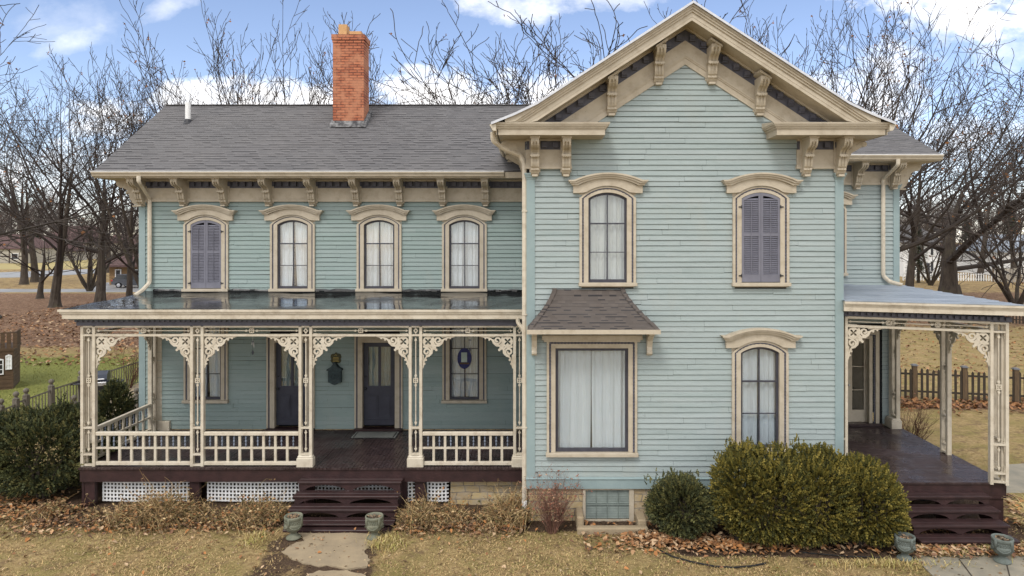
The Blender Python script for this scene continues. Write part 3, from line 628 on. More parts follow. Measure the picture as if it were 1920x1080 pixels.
# eave returns
def eave_return(x0, x1, end_side, nm='eave_return'):
    b = MB(); zt_, zb_ = 8.40, 8.14
    def st(p, za, zb2): 
        xa = x0-(p if end_side <= 0 or True else 0); b.box(x0-p, x1+p, YF-p, -.001, za, zb2)
    st(0, zb_, zb_+.115); st(.012, zb_+.1151, zb_+.13); st(.03, zb_+.1301, zb_+.165); st(.06, zb_+.1651, zb_+.20); st(.085, zb_+.2001, zb_+.228)
    b._add([(x0-.095, YF-.095, zb_+.2285), (x1+.095, YF-.095, zb_+.2285), (x1+.095, -.001, zb_+.2285), (x0-.095, -.001, zb_+.2285), (x0-.095, YF-.095, zb_+.245), (x1+.095, YF-.095, zb_+.245), (x1+.095, -.001, zb_+.34), (x0-.095, -.001, zb_+.34)], [(0,3,2,1),(4,5,6,7),(0,1,5,4),(1,2,6,5),(2,3,7,6),(3,0,4,7)])
    return b.build(nm, 'trim', HOUSE)
eave_return(GX0-.60, 1.46, 1); eave_return(4.96, GX1+.60, -1)
for (x0, x1) in ((GX0-.02, .80), (5.60, GX1+.02)):
    b = MB(); b2 = MB(); b.box(x0, x1, -.05, .0, 7.60, 7.92); b.box(x0-.012, x1+.012, -.075, .0, 7.555, 7.60); b.box(x0-.02, x1+.02, -.09, .0, 7.51, 7.554); b.box(x0, x1, -.09, 0, 8.10, 8.139)
    b2.box(x0+.01, x1-.01, -.043, .0, 7.9205, 8.0995)
    k = 0; x = x0+.1
    while x < x1-.1: b2.box(x, x+.12, -.12, -.044, 7.955, 8.07); x += .232
    b.build('frieze', 'trim', HOUSE); b2.build('dentil_course', 'grey_purple', HOUSE)
for X_ in (PX(1003, 14.5), PX(1061, 14.5), PX(1510, 14.5), PX(1573, 14.5)): bracket(X_, -.05, 8.10, .46, .74, .17)
# side eaves of the gable block with scroll brackets on both flanks
for sg, xw in ((-1, GX0), (1, GX1)):
    b = MB(); xe = xw+sg*.60
    xa, xb = sorted((xw, xe)); b.box(xa, xb, -.001, 8.6, 8.14, 8.165)
    xa, xb = sorted((xe-sg*.02, xe+sg*.02)); b.box(xa, xb, YF, 8.6, 8.14, 8.33); b.build('soffit', 'trim', HOUSE)
    b = MB(); xa, xb = sorted((xw, xw+sg*.05)); b.box(xa, xb, .02, 8.6, 7.60, 7.92); b.box(xa, xb, .02, 8.6, 8.1, 8.139); xa, xb = sorted((xw, xw+sg*.085)); b.box(xa, xb, .02, 8.6, 7.51, 7.6); b.build('frieze', 'trim', HOUSE)
    b = MB(); xa, xb = sorted((xw, xw+sg*.043)); b.box(xa, xb, .02, 8.6, 7.9205, 8.0995); b.build('dentil_course', 'grey_purple', HOUSE)
    gt = MB()                                      # gutter
    gp = [(0, 0), (.05, 0), (.075, .02), (.10, .08), (.125, .10), (.125, .13), (0, .13)]
    T_ = Matrix.Translation((xe+sg*.02, 0, 8.21))
    gt.plate([(sg*a, c) for a, c in gp], YF-.10, 8.6, (), T_); gt.build('gutter', 'trim_light', HOUSE)
    for yy in (.12, 1.25, 2.4, 3.5):                 # sideways scroll brackets: a curling S outline
        sb = MB(); c_ = (xw, yy, 0); M_ = RZ(-sg*pi/2*-1, c_)
        def rib(pts, w0, w1):
            L_ = []; R_ = []
            for i, p in enumerate(pts):
                a = Vector(pts[min(i+1, len(pts)-1)])-Vector(pts[max(i-1, 0)]); n_ = Vector((-a.y, a.x)).normalized(); ww = w0+(w1-w0)*i/(len(pts)-1)
                L_.append(tuple(Vector(p)+n_*ww)); R_.append(tuple(Vector(p)-n_*ww))
            return L_+R_[::-1]
        sp = [(.50-.05*cos(t)*1.0, 8.02+.05*sin(t)) for t in [k*.5 for k in range(9)]]
        curve = [(.50, 8.07), (.42, 8.03), (.33, 7.97), (.26, 7.93), (.20, 7.90), (.16, 7.82), (.12, 7.70), (.08, 7.58), (.06, 7.46), (.04, 7.38)]
        T2 = Matrix.Translation((xw, 0, 0)) @ Matrix.Diagonal((sg, 1, 1, 1))
        sb.plate(rib(curve, .045, .045), yy-.05, yy+.05, (), T2); sb.plate([(.50+.055*cos(t*pi/6), 8.05+.055*sin(t*pi/6)) for t in range(12)], yy-.055, yy+.055, (), T2); sb.plate([(.27+.06*cos(t*pi/6), 8.0+.06*sin(t*pi/6)) for t in range(12)], yy-.052, yy+.052, (), T2)
        sb.plate([(.03, 8.12), (.03, 7.42), (.10, 7.5), (.17, 7.8), (.24, 7.95), (.5, 8.09), (.5, 8.12)], yy-.03, yy+.03, (), T2)
        sb.plate([(.0, 8.12), (.55, 8.12), (.55, 8.135), (.0, 8.135)], yy-.07, yy+.07, (), T2); sb.build('bracket', 'trim', HOUSE)
# roof of the gable block
b = MB(); y0, y1 = YF-.14, 9.6
P = [(p[0]+GC, p[1]) for p in prof_out]; P[0] = (P[0][0]-.03, P[0][1]-.012); P[-1] = (P[-1][0]+.03, P[-1][1]-.012)
vs = []; 
for (x, z) in P: vs += [(x, y0, z+.002), (x, y1, z+.002), (x, y0, z+.035), (x, y1, z+.035)]
fs = []
for i in range(len(P)-1):
    a = i*4; c = a+4; fs += [(a+2, c+2, c+3, a+3), (a, a+1, c+1, c), (a, c, c+2, a+2), (a+1, a+3, c+3, c+1)]
fs += [(0, 2, 3, 1), ((len(P)-1)*4, (len(P)-1)*4+1, (len(P)-1)*4+3, (len(P)-1)*4+2)]
b._add(vs, fs)
roofg = b.build('roof', 'shingle_side', HOUSE)
b = MB()                                             # pale drip edge along the rake
for sg in (-1, 1):
    h = [p for p in P if sg*(p[0]-GC) >= -.001]; h.sort(key=lambda p: sg*p[0])
    b.plate([(x, z+.04) for x, z in h]+[(x, z-.012) for x, z in h[::-1]], y0-.012, y0-.001)
    b.plate([(x, z+.041) for x, z in h]+[(x, z+.036) for x, z in h[::-1]], y0-.001, y0+.10)
b.build('drip_edge', 'galvanised', roofg)
# windows of the gable wall
arched_window(1.58, 5.10, 7.01, 0, 11, cur='curtain_cream', part=.02, label='arched upper window with cream curtains, left on the front gable')
arched_window(4.835, 5.10, 7.01, 0, 12, kind='shutter', label='arched window with closed purple shutters on the front gable')
arched_window(4.82, 1.575, 3.727, 0, 13, part=.0, label='tall arched ground floor window behind the yew')
rect_window(1.245, 1.49, 3.70, 0, 14, hw=.775, label='large parlour picture window under the shingled canopy', cols=1, rows=(), casing=.185, rope=True, part=.02, head=.10, sash=.06)
# canopy over the parlour window
b = MB(); xe0, xe1, ze = -.12, 2.58, 4.17; xt0, xt1, zt_ = .42, 1.93, 4.95; p_ = .60
rings = []; n = 7
for i in range(n+1):
    t = i/n; k = t**.62 if t > 0 else 0; k = 1-(1-t)**1.0
    s_ = (1-t)**1.35                               # concave bell
    rings.append((xt0+(xe0-xt0)*s_, xt1+(xe1-xt1)*s_, -p_*s_*.93-.04, ze+(zt_-ze)*t))
vs = []; fs = []
for i, (a, c, y, z) in enumerate(rings): vs += [(a, 0, z), (a, y, z), (c, y, z), (c, 0, z)]
for i in range(n):
    k = i*4
    for j in range(3): fs.append((k+j, k+j+1, k+5+j, k+4+j))
b._add(vs, fs)
for i in range(n):                                   # butt edges of the courses
    a, c, y, z = rings[i]; b._add([(a-.008, 0, z-.008), (a-.008, y-.012, z-.008), (c+.008, y-.012, z-.008), (c+.008, 0, z-.008), (a+.03, 0, z+.045), (a+.03, y+.02, z+.045), (c-.03, y+.02, z+.045), (c-.03, 0, z+.045)], [(0,1,5,4),(1,2,6,5),(2,3,7,6)])
for sg in (0, 1):                                    # hip caps
    for i in range(n):
        x1_, y1_, z1_ = rings[i][sg], rings[i][2], rings[i][3]; x2_, y2_, z2_ = rings[i+1][sg], rings[i+1][2], rings[i+1][3]
        w_ = .085; dx = w_ if sg == 0 else -w_
        b._add([(x1_-dx*.12, y1_-.022, z1_-.004), (x1_+dx, y1_-.020, z1_), (x2_+dx, y2_-.018, z2_+.03), (x2_-dx*.1, y2_-.020, z2_+.03), (x1_, y1_+w_, z1_), (x2_, y2_+w_, z2_+.03)], [(0,1,2,3),(0,3,5,4)])
can = b.build('window_canopy', 'shingle_brown', HOUSE)
b = MB(); b.box(xe0+.02, xe1-.02, -p_-.03, 0, ze-.02, ze-.008); b.box(xe0-.015, xe1+.015, -p_-.06, -p_-.02, ze-.09, ze-.002); b.box(xe0-.015, xe0+.03, -p_-.02, 0, ze-.09, ze-.002); b.box(xe1-.03, xe1+.015, -p_-.02, 0, ze-.09, ze-.002); b.build('canopy_fascia', 'trim', can)
for x in (.02, 2.46):
    b = MB(); b.profile([(0, 4.08), (-.42, 4.08), (-.42, 4.02), (-.30, 3.98), (-.18, 3.88), (-.12, 3.74), (-.12, 3.66), (-.14, 3.64), (-.14, 3.60), (-.10, 3.56), (0, 3.54)], x-.055, x+.055)
    b.build('canopy_bracket', 'trim_light', can)

# --- left wing
DL = D0+YL
wx = [PX(p, DL) for p in (387.5, 549.5, 711.5, 871)]
holes = [(x-.55, x+.55, 4.65, 6.63) for x in wx]
siding(XL+.15, GX0, 4.5, 7.2, YL, holes, None, 'wing_wall', 'siding_wing', seed=21)
dx2, dx1 = PX(710.5, DL), PX(546, DL)
holes = [(wx[0]-.5, wx[0]+.5, 1.66, 3.8), (wx[3]-.5, wx[3]+.5, 1.66, 3.8), (dx1-.56, dx1+.56, .8, 3.5), (dx2-.56, dx2+.56, .8, 3.5)]
siding(XL+.15, GX0, .93, 4.5, YL, holes, None, 'porch_wall', 'siding_wing', seed=22)
sheathing([(XL+.02, .9), (GX0, .9), (GX0, 7.6), (XL+.02, 7.6)], YL, [(x-.54, x+.54, 4.66, 6.62) for x in wx]+[(wx[0]-.5, wx[0]+.5, 1.67, 3.8), (wx[3]-.5, wx[3]+.5, 1.67, 3.8), (dx1-.5, dx1+.5, .91, 3.4), (dx2-.5, dx2+.5, .91, 3.4)])
MW = Matrix(((0, 1, 0, XL), (-1, 0, 0, 0), (0, 0, 1, 0), (0, 0, 0, 1)))
siding(-(YL+5.5), -YL, .8, 7.5, 0, (), None, 'side_wall', 'siding_wing', seed=23, M=MW)
b = MB(); b._add([(XL, YL, 7.3), (XL, YL+5.5, 7.3), (XL, YL+2.74, 9.9)], [(0,1,2)]); b.box(XL, GX0, YL+5.45, YL+5.5, .8, 7.7); b.build('rear_wall', 'siding_wing', HOUSE)
b = MB(); b.box(XL-.01, XL+.16, YL-.035, YL+.15, .9, 6.90)
for k, zz in enumerate((6.90, 6.94, 6.98)): e = .015*(k+1); b.box(XL-.01-e, XL+.16+e, YL-.035-e, YL+.15, zz, zz+.038)
b.build('corner_pilaster', 'corner_blue', HOUSE)
arched_window(wx[0], 4.70, 6.536, YL, 31, kind='shutter', rope=False, label='arched shuttered window at the left end of the wing')
for i, (x, l) in enumerate(zip(wx[1:], ('second', 'third', 'fourth'))):
    arched_window(x, 4.70, 6.536, YL, 32+i, rope=False, part=(.16, .05, .03)[i], label=l+' arched upper window from the left on the wing')
# cornice of the wing
def wing_cornice(x0, x1, yw, zsoff, o, gx0, gx1, shadow=True):
    b = MB(); b.box(gx0, gx1, yw-o+.02, yw, zsoff, zsoff+.03); b.box(gx0, gx1, yw-o, yw-o+.02, zsoff-.01, zsoff+.14); b.build('soffit', 'trim', HOUSE)
    b = MB(); b.box(x0, x1, yw-.05, yw, zsoff-.52, zsoff-.22); b.box(x0, x1, yw-.075, yw, zsoff-.55, zsoff-.52); b.box(x0, x1, yw-.09, yw, zsoff-.585, zsoff-.55); b.box(x0, x1, yw-.09, yw, zsoff-.045, zsoff-.001); b.build('frieze', 'trim', HOUSE)
    b = MB(); b.box(x0, x1, yw-.043, yw, zsoff-.2195, zsoff-.0455); x = x0+.05
    while x < x1-.1: b.box(x, x+.115, yw-.12, yw-.044, zsoff-.175, zsoff-.055); x += .1945
    b.build('dentil_course', 'grey_purple', HOUSE)
wing_cornice(XL-.02, GX0, YL, 7.61, .76, XL-.74, GX0-.02)
for p in (268, 347, 423, 506, 588, 670, 751, 831, 911): bracket(PX(p, DL-.04), YL-.05, 7.575, .60, .66, .17)
b_ = bracket(0, 0, 0, .60, .66, .17, M=Matrix.Translation((XL-.05, YL+.10, 7.575)) @ Matrix.Rotation(-pi/2, 4, 'Z'))
def gutter(x0, x1, y, z, nm='gutter'):
    b = MB(); pr = [(0, 0), (-.05, 0), (-.07, .015), (-.085, .06), (-.115, .09), (-.115, .12), (-.10, .125), (0, .125)]
    b.profile([(y+a, z+c) for a, c in pr], x0, x1); g_ = b.build(nm, 'trim', HOUSE)
    b = MB(); b.box(x0-.004, x1+.004, y-.125, y+.0, z+.1255, z+.145); b.build('gutter_lip', 'white_paint', g_); return g_
gutter(XL-.76, GX0-.62, YL-.76, 7.625)
# wing roof, laid in real overlapping courses
def coursed_roof(x0, x1, y0, z0, run, rise, nm, flip=False, seed=1, x0b=None):
    rnd = random.Random(seed); L_ = sqrt(run*run+rise*rise); n = int(L_/.135); b = MB()
    for i in range(n+1):
        t0 = i*.135/L_; t1 = min(1, (i+1)*.135/L_+.02)
        if t0 >= 1: break
        x = x0
        while x < x1:
            w_ = min(rnd.uniform(.9, 1.0), x1-x); e = .009+rnd.uniform(-.002, .003)
            nx, nz_ = -rise/L_, run/L_
            ya, za, yb, zb_ = y0+run*t0, z0+rise*t0, y0+run*t1, z0+rise*t1
            vs = [(x, ya+nx*e, za+nz_*e), (x+w_, ya+nx*e, za+nz_*e), (x+w_, yb, zb_), (x, yb, zb_), (x, ya, za-.004), (x+w_, ya, za-.004)]
            b._add(vs, [(0,1,2,3), (4,5,1,0)]); x += w_
    # body under the courses and rear slope
    yr, zr = y0+run, z0+rise
    b._add([(x0, y0, z0-.03), (x1, y0, z0-.03), (x1, yr, zr-.012), (x0, yr, zr-.012), (x0, y0+2*run, z0-.03), (x1, y0+2*run, z0-.03)], [(0,1,2,3), (3,2,5,4), (0,3,4)])
    for k in range(int((x1-x0)/.3)): b.box(x0+k*.3, x0+k*.3+.31, yr-.10, yr+.10, zr-.02, zr+.004+.003*(k % 3))
    return b.build(nm, 'shingle_grey', HOUSE)
wing_roof = coursed_roof(XL-.76, GX0+3.4, YL-.76, 7.765, 3.5, 2.4, 'roof', seed=4)
b = MB(); b.box(XL-.74, XL-.72, YL-.7, YL+6.2, 7.6, 7.75)
for (s0, s1) in ((YL-.74, YL+2.74), (YL+6.2, YL+2.74)):
    b._add([(XL-.765, s0, 7.73), (XL-.765, s1, 10.13), (XL-.765, s1, 9.95), (XL-.765, s0, 7.58), (XL-.73, s0, 7.73), (XL-.73, s1, 10.13), (XL-.73, s1, 9.95), (XL-.73, s0, 7.58)], [(0,1,2,3),(7,6,5,4),(0,4,5,1),(3,2,6,7)])
b._add([(XL-.74, YL-.7, 7.61), (XL, YL-.7, 7.61), (XL, YL+2.74, 9.97), (XL-.74, YL+2.74, 9.97)], [(0,1,2,3)]); b.build('rake_board', 'trim', HOUSE)
# chimney
cyf = 19.77-D0; cx0, cx1 = PX(624, 19.77), PX(682, 19.77); b = MB(); b.box(cx0, cx1, cyf, cyf+.62, 8.6, 11.72)
for i in range(3): e = .022*(i > 0)+.012; b.box(cx0-e, cx1+e, cyf-e, cyf+.62+e, 11.72+.0775*i, 11.72+.0775*(i+1)-.001)
ch = b.build('chimney', 'brick', HOUSE)
b = MB(); T_ = 11.952
for (a, c, h_, yy) in ((cx0+.14, cx0+.38, .32, .08), (cx0+.46, cx0+.80, .12, .08)):
    b.plate([(a, yy+cyf), (c, yy+cyf), (c, yy+cyf+.3), (a, yy+cyf+.3)], 0, h_, [[(a+.04, yy+cyf+.04), (c-.04, yy+cyf+.04), (c-.04, yy+cyf+.26), (a+.04, yy+cyf+.26)]], Matrix(((1,0,0,0),(0,0,1,0),(0,1,0,T_),(0,0,0,1))))
b.build('chimney_pot', 'clay', ch)
b = MB(); 
for (e, h_) in ((.07, .02), (.025, .07)):
    b.profile([(cyf-e, 9.33+(cyf-5.22)*PITCH-e*PITCH-.02), (cyf-e, 9.33-e*PITCH+h_+.05), (cyf+.62, 9.33+.62*PITCH+h_+.05), (cyf+.75, 9.33+.75*PITCH+.02), (cyf+.75, 9.2+.6*PITCH)], cx0-e, cx1+e)
b.build('chimney_flashing', 'flashing', ch)
b = MB(); vx, vy = PX(352.5, 20.07), 20.07-D0; b.lathe([(.075, 0), (.075, .62), (.06, .62), (.06, .5)], vx, vy, 12, 9.42); vp = b.build('vent_pipe', 'white_paint', HOUSE, smooth=False)
b = MB(); b.lathe([(.16, -.03), (.11, .03), (.085, .12), (.08, .13)], vx, vy, 12, 9.42); b.build('vent_boot', 'black_metal', vp)

# --- right rear wing
DR = D0+YR
siding(GX1, XR-.15, .95, 7.6, YR, [(7.75, 9.60, .8, 3.6), (8.0-.55, 8.0+.55, 5.05, 7.1)], None, 'rear_wing_wall', 'siding', seed=41)
sheathing([(GX1, .92), (XR-.02, .92), (XR-.02, 8.0), (GX1, 8.0)], YR, [(7.9, 9.4, .93, 3.42), (8.0-.53, 8.0+.53, 5.06, 7.08)])
MR2 = Matrix(((0, -1, 0, XR), (1, 0, 0, 0), (0, 0, 1, 0), (0, 0, 0, 1)))
siding(YR, YR+9, .9, 8.1, 0, (), None, 'side_wall', 'siding', seed=42, M=MR2)
b = MB(); b.box(XR-.16, XR+.01, YR-.035, YR+.15, .9, 7.42)
for k, zz in enumerate((7.42, 7.46, 7.50)): e = .015*(k+1); b.box(XR-.16-e, XR+.01+e, YR-.035-e, YR+.15, zz, zz+.038)
b.build('corner_pilaster', 'corner_blue', HOUSE)
wing_cornice(GX1, XR+.02, YR, 8.10, .74, GX1+.1, XR+.72)
for p in (1604, 1673): bracket(PX(p, DR-.04), YR-.05, 8.065, .58, .66, .17)
bracket(0, 0, 0, .58, .66, .17, M=Matrix.Translation((XR+.05, YR+.10, 8.065)) @ Matrix.Rotation(pi/2, 4, 'Z'))
gutter(GX1+.4, XR+.735, YR-.74, 8.115)
coursed_roof(GX1-1, XR+.74, YR-.74, 8.255, 5.2, 2.49, 'roof', seed=5)
b = MB(); b._add([(XR, YR, 8.0), (XR, YR+9, 8.0), (XR, YR+4.46, 10.5)], [(0,1,2)]); b.build('rear_wall', 'siding', HOUSE)
arched_window(8.0, 5.10, 6.98, YR, 43, kind='shutter', label='upper window of the rear wing, mostly hidden by the gable block')
# double door of the rear wing
b = MB(); b.plate([(7.78, .93), (7.78, 3.5), (9.50, 3.5), (9.50, .93), (9.40, .93), (9.40, 3.4), (7.88, 3.4), (7.88, .93)], YR-.065, YR+.03); b.plate([(7.90, .93), (7.90, 3.38), (9.33, 3.38), (9.33, .93), (9.24, .93), (9.24, 3.28), (7.98, 3.28), (7.98, .93)], YR-.03, YR+.12)
dr = b.build('double_door', 'trim', HOUSE, label='cream double door standing half open on the right porch')
b = MB(); twist(b, [(9.365, YR-.05, .95), (9.365, YR-.05, 3.4), (7.9, YR-.05, 3.4)], .018); b.build('cord_moulding', 'grey_purple', dr)
b = MB(); Ml = Matrix.Translation((9.22, YR+.06, 0)) @ Matrix.Rotation(radians(-98), 4, 'Z')   # open leaf
def leaf(b, w_, z0, z1, M_, panels):
    b.plate([(0, z0), (w_, z0), (w_, z1), (0, z1)], -.02, .02, [], M_)
    for (za, zb_) in panels: b.box(.10, w_-.10, -.034, -.0205, za, zb_, M_); b.box(.14, w_-.14, -.042, -.0345, za+.04, zb_-.04, M_); b.box(.10, w_-.10, .0205, .034, za, zb_, M_)
leaf(b, .60, .97, 3.24, Matrix.Translation((9.23, YR+.10, 0)) @ Matrix.Rotation(radians(112), 4, 'Z'), ((1.1, 1.7), (1.85, 3.05))); b.build('door_leaf', 'trim', dr)
b = MB(); x0, x1 = 8.0, 8.76; b.plate([(x0, .97), (x1, .97), (x1, 3.26), (x0, 3.26)], YR+.05, YR+.09, [[(x0+.1, 1.3), (x1-.14, 1.3), (x1-.14, 3.14), (x0+.1, 3.14)]]); dl = b.build('door_leaf', 'trim', dr)
b = MB(); x0, x1 = 8.78, 9.2; b.plate([(x0, .97), (x1, .97), (x1, 3.26), (x0, 3.26)], YR+.10, YR+.14, [[(x0+.05, 1.3), (x1-.05, 1.3), (x1-.05, 3.14), (x0+.05, 3.14)]])
for zz in (1.85, 2.5): b.box(x0+.05, x1-.05, YR+.105, YR+.135, zz-.01, zz+.01)
b.build('glazed_leaf', 'trim', dr)
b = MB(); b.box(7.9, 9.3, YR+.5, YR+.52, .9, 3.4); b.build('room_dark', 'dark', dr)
b = MB(); b.lathe([(.001, -.03), (.03, -.02), (.035, 0), (.03, .02), (.001, .03)], 8.70, YR+.02, 10, 2.0); b.build('door_knob', 'steel', dr)
b = MB(); b.box(7.75, 9.54, YR-.16, YR+.1, .905, .965); b.build('threshold', 'deck_paint', dr)

# --- fretwork helpers, in a flat frame: u right, v up, w back
def disc(cx, cz, r, n=20): return [(cx+r*cos(2*pi*i/n), cz+r*sin(2*pi*i/n)) for i in range(n)]
def xhole(cx, cz, r, n=32): return [(cx+(r*(.18+.82*abs(cos(2*(2*pi*i/n)+pi))**1.6) if True else 0)*cos(2*pi*i/n+pi/4), cz+(r*(.18+.82*abs(cos(2*(2*pi*i/n)+pi))**1.6))*sin(2*pi*i/n+pi/4)) for i in range(n)]
def ribbon(pts, w0, w1):
    L_ = []; R_ = []
    for i, p in enumerate(pts):
        a = Vector(pts[min(i+1, len(pts)-1)])-Vector(pts[max(i-1, 0)]); n_ = Vector((-a.y, a.x)).normalized(); ww = (w0+(w1-w0)*i/(len(pts)-1))/2
        L_.append(tuple(Vector(p)+n_*ww)); R_.append(tuple(Vector(p)-n_*ww))
    return L_+R_[::-1]
def pl(b, poly, M, holes=(), th=.028):
    j = jit(); b.plate(poly, -th/2-j, th/2+j, holes, M)
def fret_bracket(b, s, sx, M):
    """quarter bracket hung from the corner (0,0): sx=+1 opens to the right"""
    T_ = M @ Matrix.Diagonal((sx*s, 1, s, 1))
    flip = lambda l: [(-z, -x) for x, z in l]
    pl(b, disc(.175, -.175, .165), T_, [xhole(.175, -.175, .125)])
    def spiral(cx, cz, r, a0, turns, mir=False):
        n = 26; pts = []
        for i in range(n+1):
            t = i/n; a = a0+turns*2*pi*t*(-1 if mir else 1); rr = r*(1-t)**.75+.022; pts.append((cx+rr*cos(a), cz+rr*sin(a)))
        return pts
    for fl in (False, True):
        f = (lambda l: [(-z, -x) for x, z in l]) if fl else (lambda l: l)
        pl(b, ribbon(f(spiral(.49, -.135, .105, 0.2, 1.35, True)), .062, .05), T_)
        pl(b, ribbon(f([(.33, -.23), (.40, -.30), (.52, -.29), (.61, -.21), (.64, -.13), (.70, -.085), (.78, -.055), (.88, -.045), (1.0, -.015)]), .075, .028), T_)
        pl(b, disc(*f([(.74, -.115)])[0], .032, 8), T_); pl(b, disc(*f([(.86, -.075)])[0], .026, 8), T_)
        pl(b, f([(.30, -.02), (.36, -.02), (.38, -.16), (.34, -.26), (.27, -.28), (.28, -.16)]), T_)
        pl(b, f([(.55, 0), (1.0, 0), (.98, -.02), (.6, -.05)]), T_)
    pl(b, disc(.37, -.37, .06, 10), T_); pl(b, disc(.43, -.43, .04, 10), T_); pl(b, disc(.31, -.31, .05, 10), T_)
def arrow(b, u, v, du, dv, s, M):
    """spear head with its point at (u,v) looking along (du,dv)"""
    d = Vector((du, dv)).normalized(); n_ = Vector((-d.y, d.x)); p = Vector((u, v))
    pts = [p, p-d*s*.9+n_*s*.42, p-d*s*1.15+n_*s*.16, p-d*s*1.5+n_*s*.10, p-d*s*1.5-n_*s*.10, p-d*s*1.15-n_*s*.16, p-d*s*.9-n_*s*.42]
    pl(b, [tuple(q) for q in pts], M)
def motif(b, u, v, r, M):
    j = jit(); pts = [(u+r*(1+.13*cos(4*(2*pi*i/32)))*cos(2*pi*i/32+pi/4), v+r*(1+.13*cos(4*(2*pi*i/32)))*sin(2*pi*i/32+pi/4)) for i in range(32)]
    b.plate(pts, -.016-j, .016+j, [xhole(u, v, r*.84)], M)
def rod_v(b, u, v0, v1, M, mot=False, r=.011):
    b.box(u-r, u+r, -.011, .011, v0, v1, M); arrow(b, u, v1, 0, 1, .075, M); arrow(b, u, v0, 0, -1, .075, M)
    if mot:
        vm = (v0+v1)/2+.02 if mot is True else mot; motif(b, u, vm, .062, M); arrow(b, u, vm+.17, 0, 1, .075, M); arrow(b, u, vm-.17, 0, -1, .075, M)
def scallop(b, u0, v, n, s, side, M):
    for i in range(n): pl(b, disc(u0, v+i*s*1.5, s, 8), M)
def panel_scroll(b, u0, u1, v, up, M):
    for u, sg in ((u0, 1), (u1, -1)):
        for k in range(4): pl(b, disc(u+sg*.004, v+up*(.02+.034*k), .019-.003*k, 8), M)
def post_frame(b, u0, u1, z0, z1, zr, M, d=.05, st=.062, base=None, long_only=False, band=(3.86, 4.05)):
    """open post in a frame: two stiles, rails at the heights zr and sawn spears between"""
    b.box(u0, u0+st, -d, d, z0, z1, M); b.box(u1-st, u1, -d, d, z0, z1, M); uc = (u0+u1)/2
    for z in zr: b.box(u0+st-.001, u1-st+.001, -d+.004, d-.004, z-.02, z+.02, M)
    zz = sorted(zr)
    for a, c in zip(zz[:-1], zz[1:]):
        h = c-a
        if h < .3: pl(b, [(uc-.055, (a+c)/2), (uc, (a+c)/2-.07), (uc+.055, (a+c)/2), (uc, (a+c)/2+.07)], M, [disc(uc, (a+c)/2, .022, 8)]) if band and a > 3.5 else None
        else:
            rod_v(b, uc, a+.05, c-.05, M, mot=h > 1.2)
            for v, up in ((a+.02, 1), (c-.02, -1)): panel_scroll(b, u0+st, u1-st, v, up, M)
def beam_fret(b, u0, u1, z0, z1, M, mots):
    zc = (z0+z1)/2; b.box(u0+.05, u1-.05, -.011, .011, zc-.009, zc+.009, M)
    arrow(b, u1-.012, zc, 1, 0, .06, M); arrow(b, u0+.012, zc, -1, 0, .06, M)
    for m_ in mots: motif(b, m_, zc, .058, M); arrow(b, m_+.175, zc, 1, 0, .065, M); arrow(b, m_-.175, zc, -1, 0, .065, M)
    for u, sg in ((u0, 1), (u1, -1)):
        for k in range(6): pl(b, disc(u+sg*(.03+.032*k), z0+.002, .017-.001*k, 8), M); pl(b, disc(u+sg*(.03+.032*k), z1-.002, .015-.001*k, 8), M)
def FR(x, y, ang=0, shear=0): 
    m_ = Matrix.Translation((x, y, 0)) @ Matrix.Rotation(ang, 4, 'Z')
    if shear: s_ = Matrix.Identity(4); s_[2][0] = shear; m_ = m_ @ s_
    return m_
def railing(u0, u1, M, zf=.9, sp=.27):
    b = MB(); n = max(2, round((u1-u0)/sp)); 
    b.bev(u0, u1, -.045, .045, zf+.70, zf+.775, .012, M); b.box(u0, u1, -.025, .025, zf+.39, zf+.43, M); b.bev(u0, u1, -.035, .035, zf+.03, zf+.105, .01, M)
    for i in range(1, n): u = u0+(u1-u0)*i/n; b.box(u-.027, u+.027, -.022, .022, zf+.104, zf+.391, M); b.box(u-.027, u+.027, -.022, .022, zf+.4295, zf+.701, M)
    r = b.build('railing', 'trim_light', HOUSE)
    for i in range(n):
        u = u0+(u1-u0)*(i+.5)/n; c = MB(); c.lathe([(.008, 0), (.012, .03), (.02, .06), (.010, .085), (.024, .13), (.012, .165), (.02, .20), (.010, .24), (.008, .271)], u, 0, 8, zf+.4295, M); c.build('spindle', 'grey_spindle', r)
    return r
mat('grey_spindle', (.20, .23, .29), (.14, .16, .2), rough=.5)

# --- left porch
YPF = .86; s83 = 83.1
pc = [(166.5-1000)/s83, (370.5-1000)/s83, (573.5-1000)/s83, (779.5-1000)/s83, (974-1000)/s83]
hw = [.163, .15, .15, .15, .14]
Fp = FR(0, YPF)
ZR = [1.17, 1.77, 3.855, 4.05]
for i, (c, h) in enumerate(zip(pc, hw)):
    b = MB(); zr = ZR if i < 2 else [1.18, 1.77, 3.855, 4.05]
    post_frame(b, c-h, c+h, .902, 4.05, zr+[.93], Fp)
    if i in (2, 3, 4):
        b.bev(c-h-.035, c+h+.035, YPF-.10, YPF+.085, .903, 1.10, .012); b.bev(c-h-.02, c+h+.02, YPF-.085, YPF+.07, 1.10, 1.15, .02)
    if i == 0:
        S = FR(c-h+.05, YPF+.051, pi/2); post_frame(b, 0, .28, .902, 4.05, zr+[.93], S, d=.048)
    b.build('porch_post', 'trim_light', HOUSE)
    for sx in (-1, 1):
        if (i == 0 and sx < 0) or (i == 4 and sx > 0): continue
        f = MB(); fret_bracket(f, .73, sx, Fp @ Matrix.Translation((c+sx*h, 0, 3.835))); f.build('porch_bracket', 'trim_light', HOUSE)
f = MB(); fret_bracket(f, .73, 1, FR(pc[0]-hw[0]+.05, YPF+.34, pi/2) @ Matrix.Translation((0, 0, 3.835))); f.build('porch_bracket', 'trim_light', HOUSE)
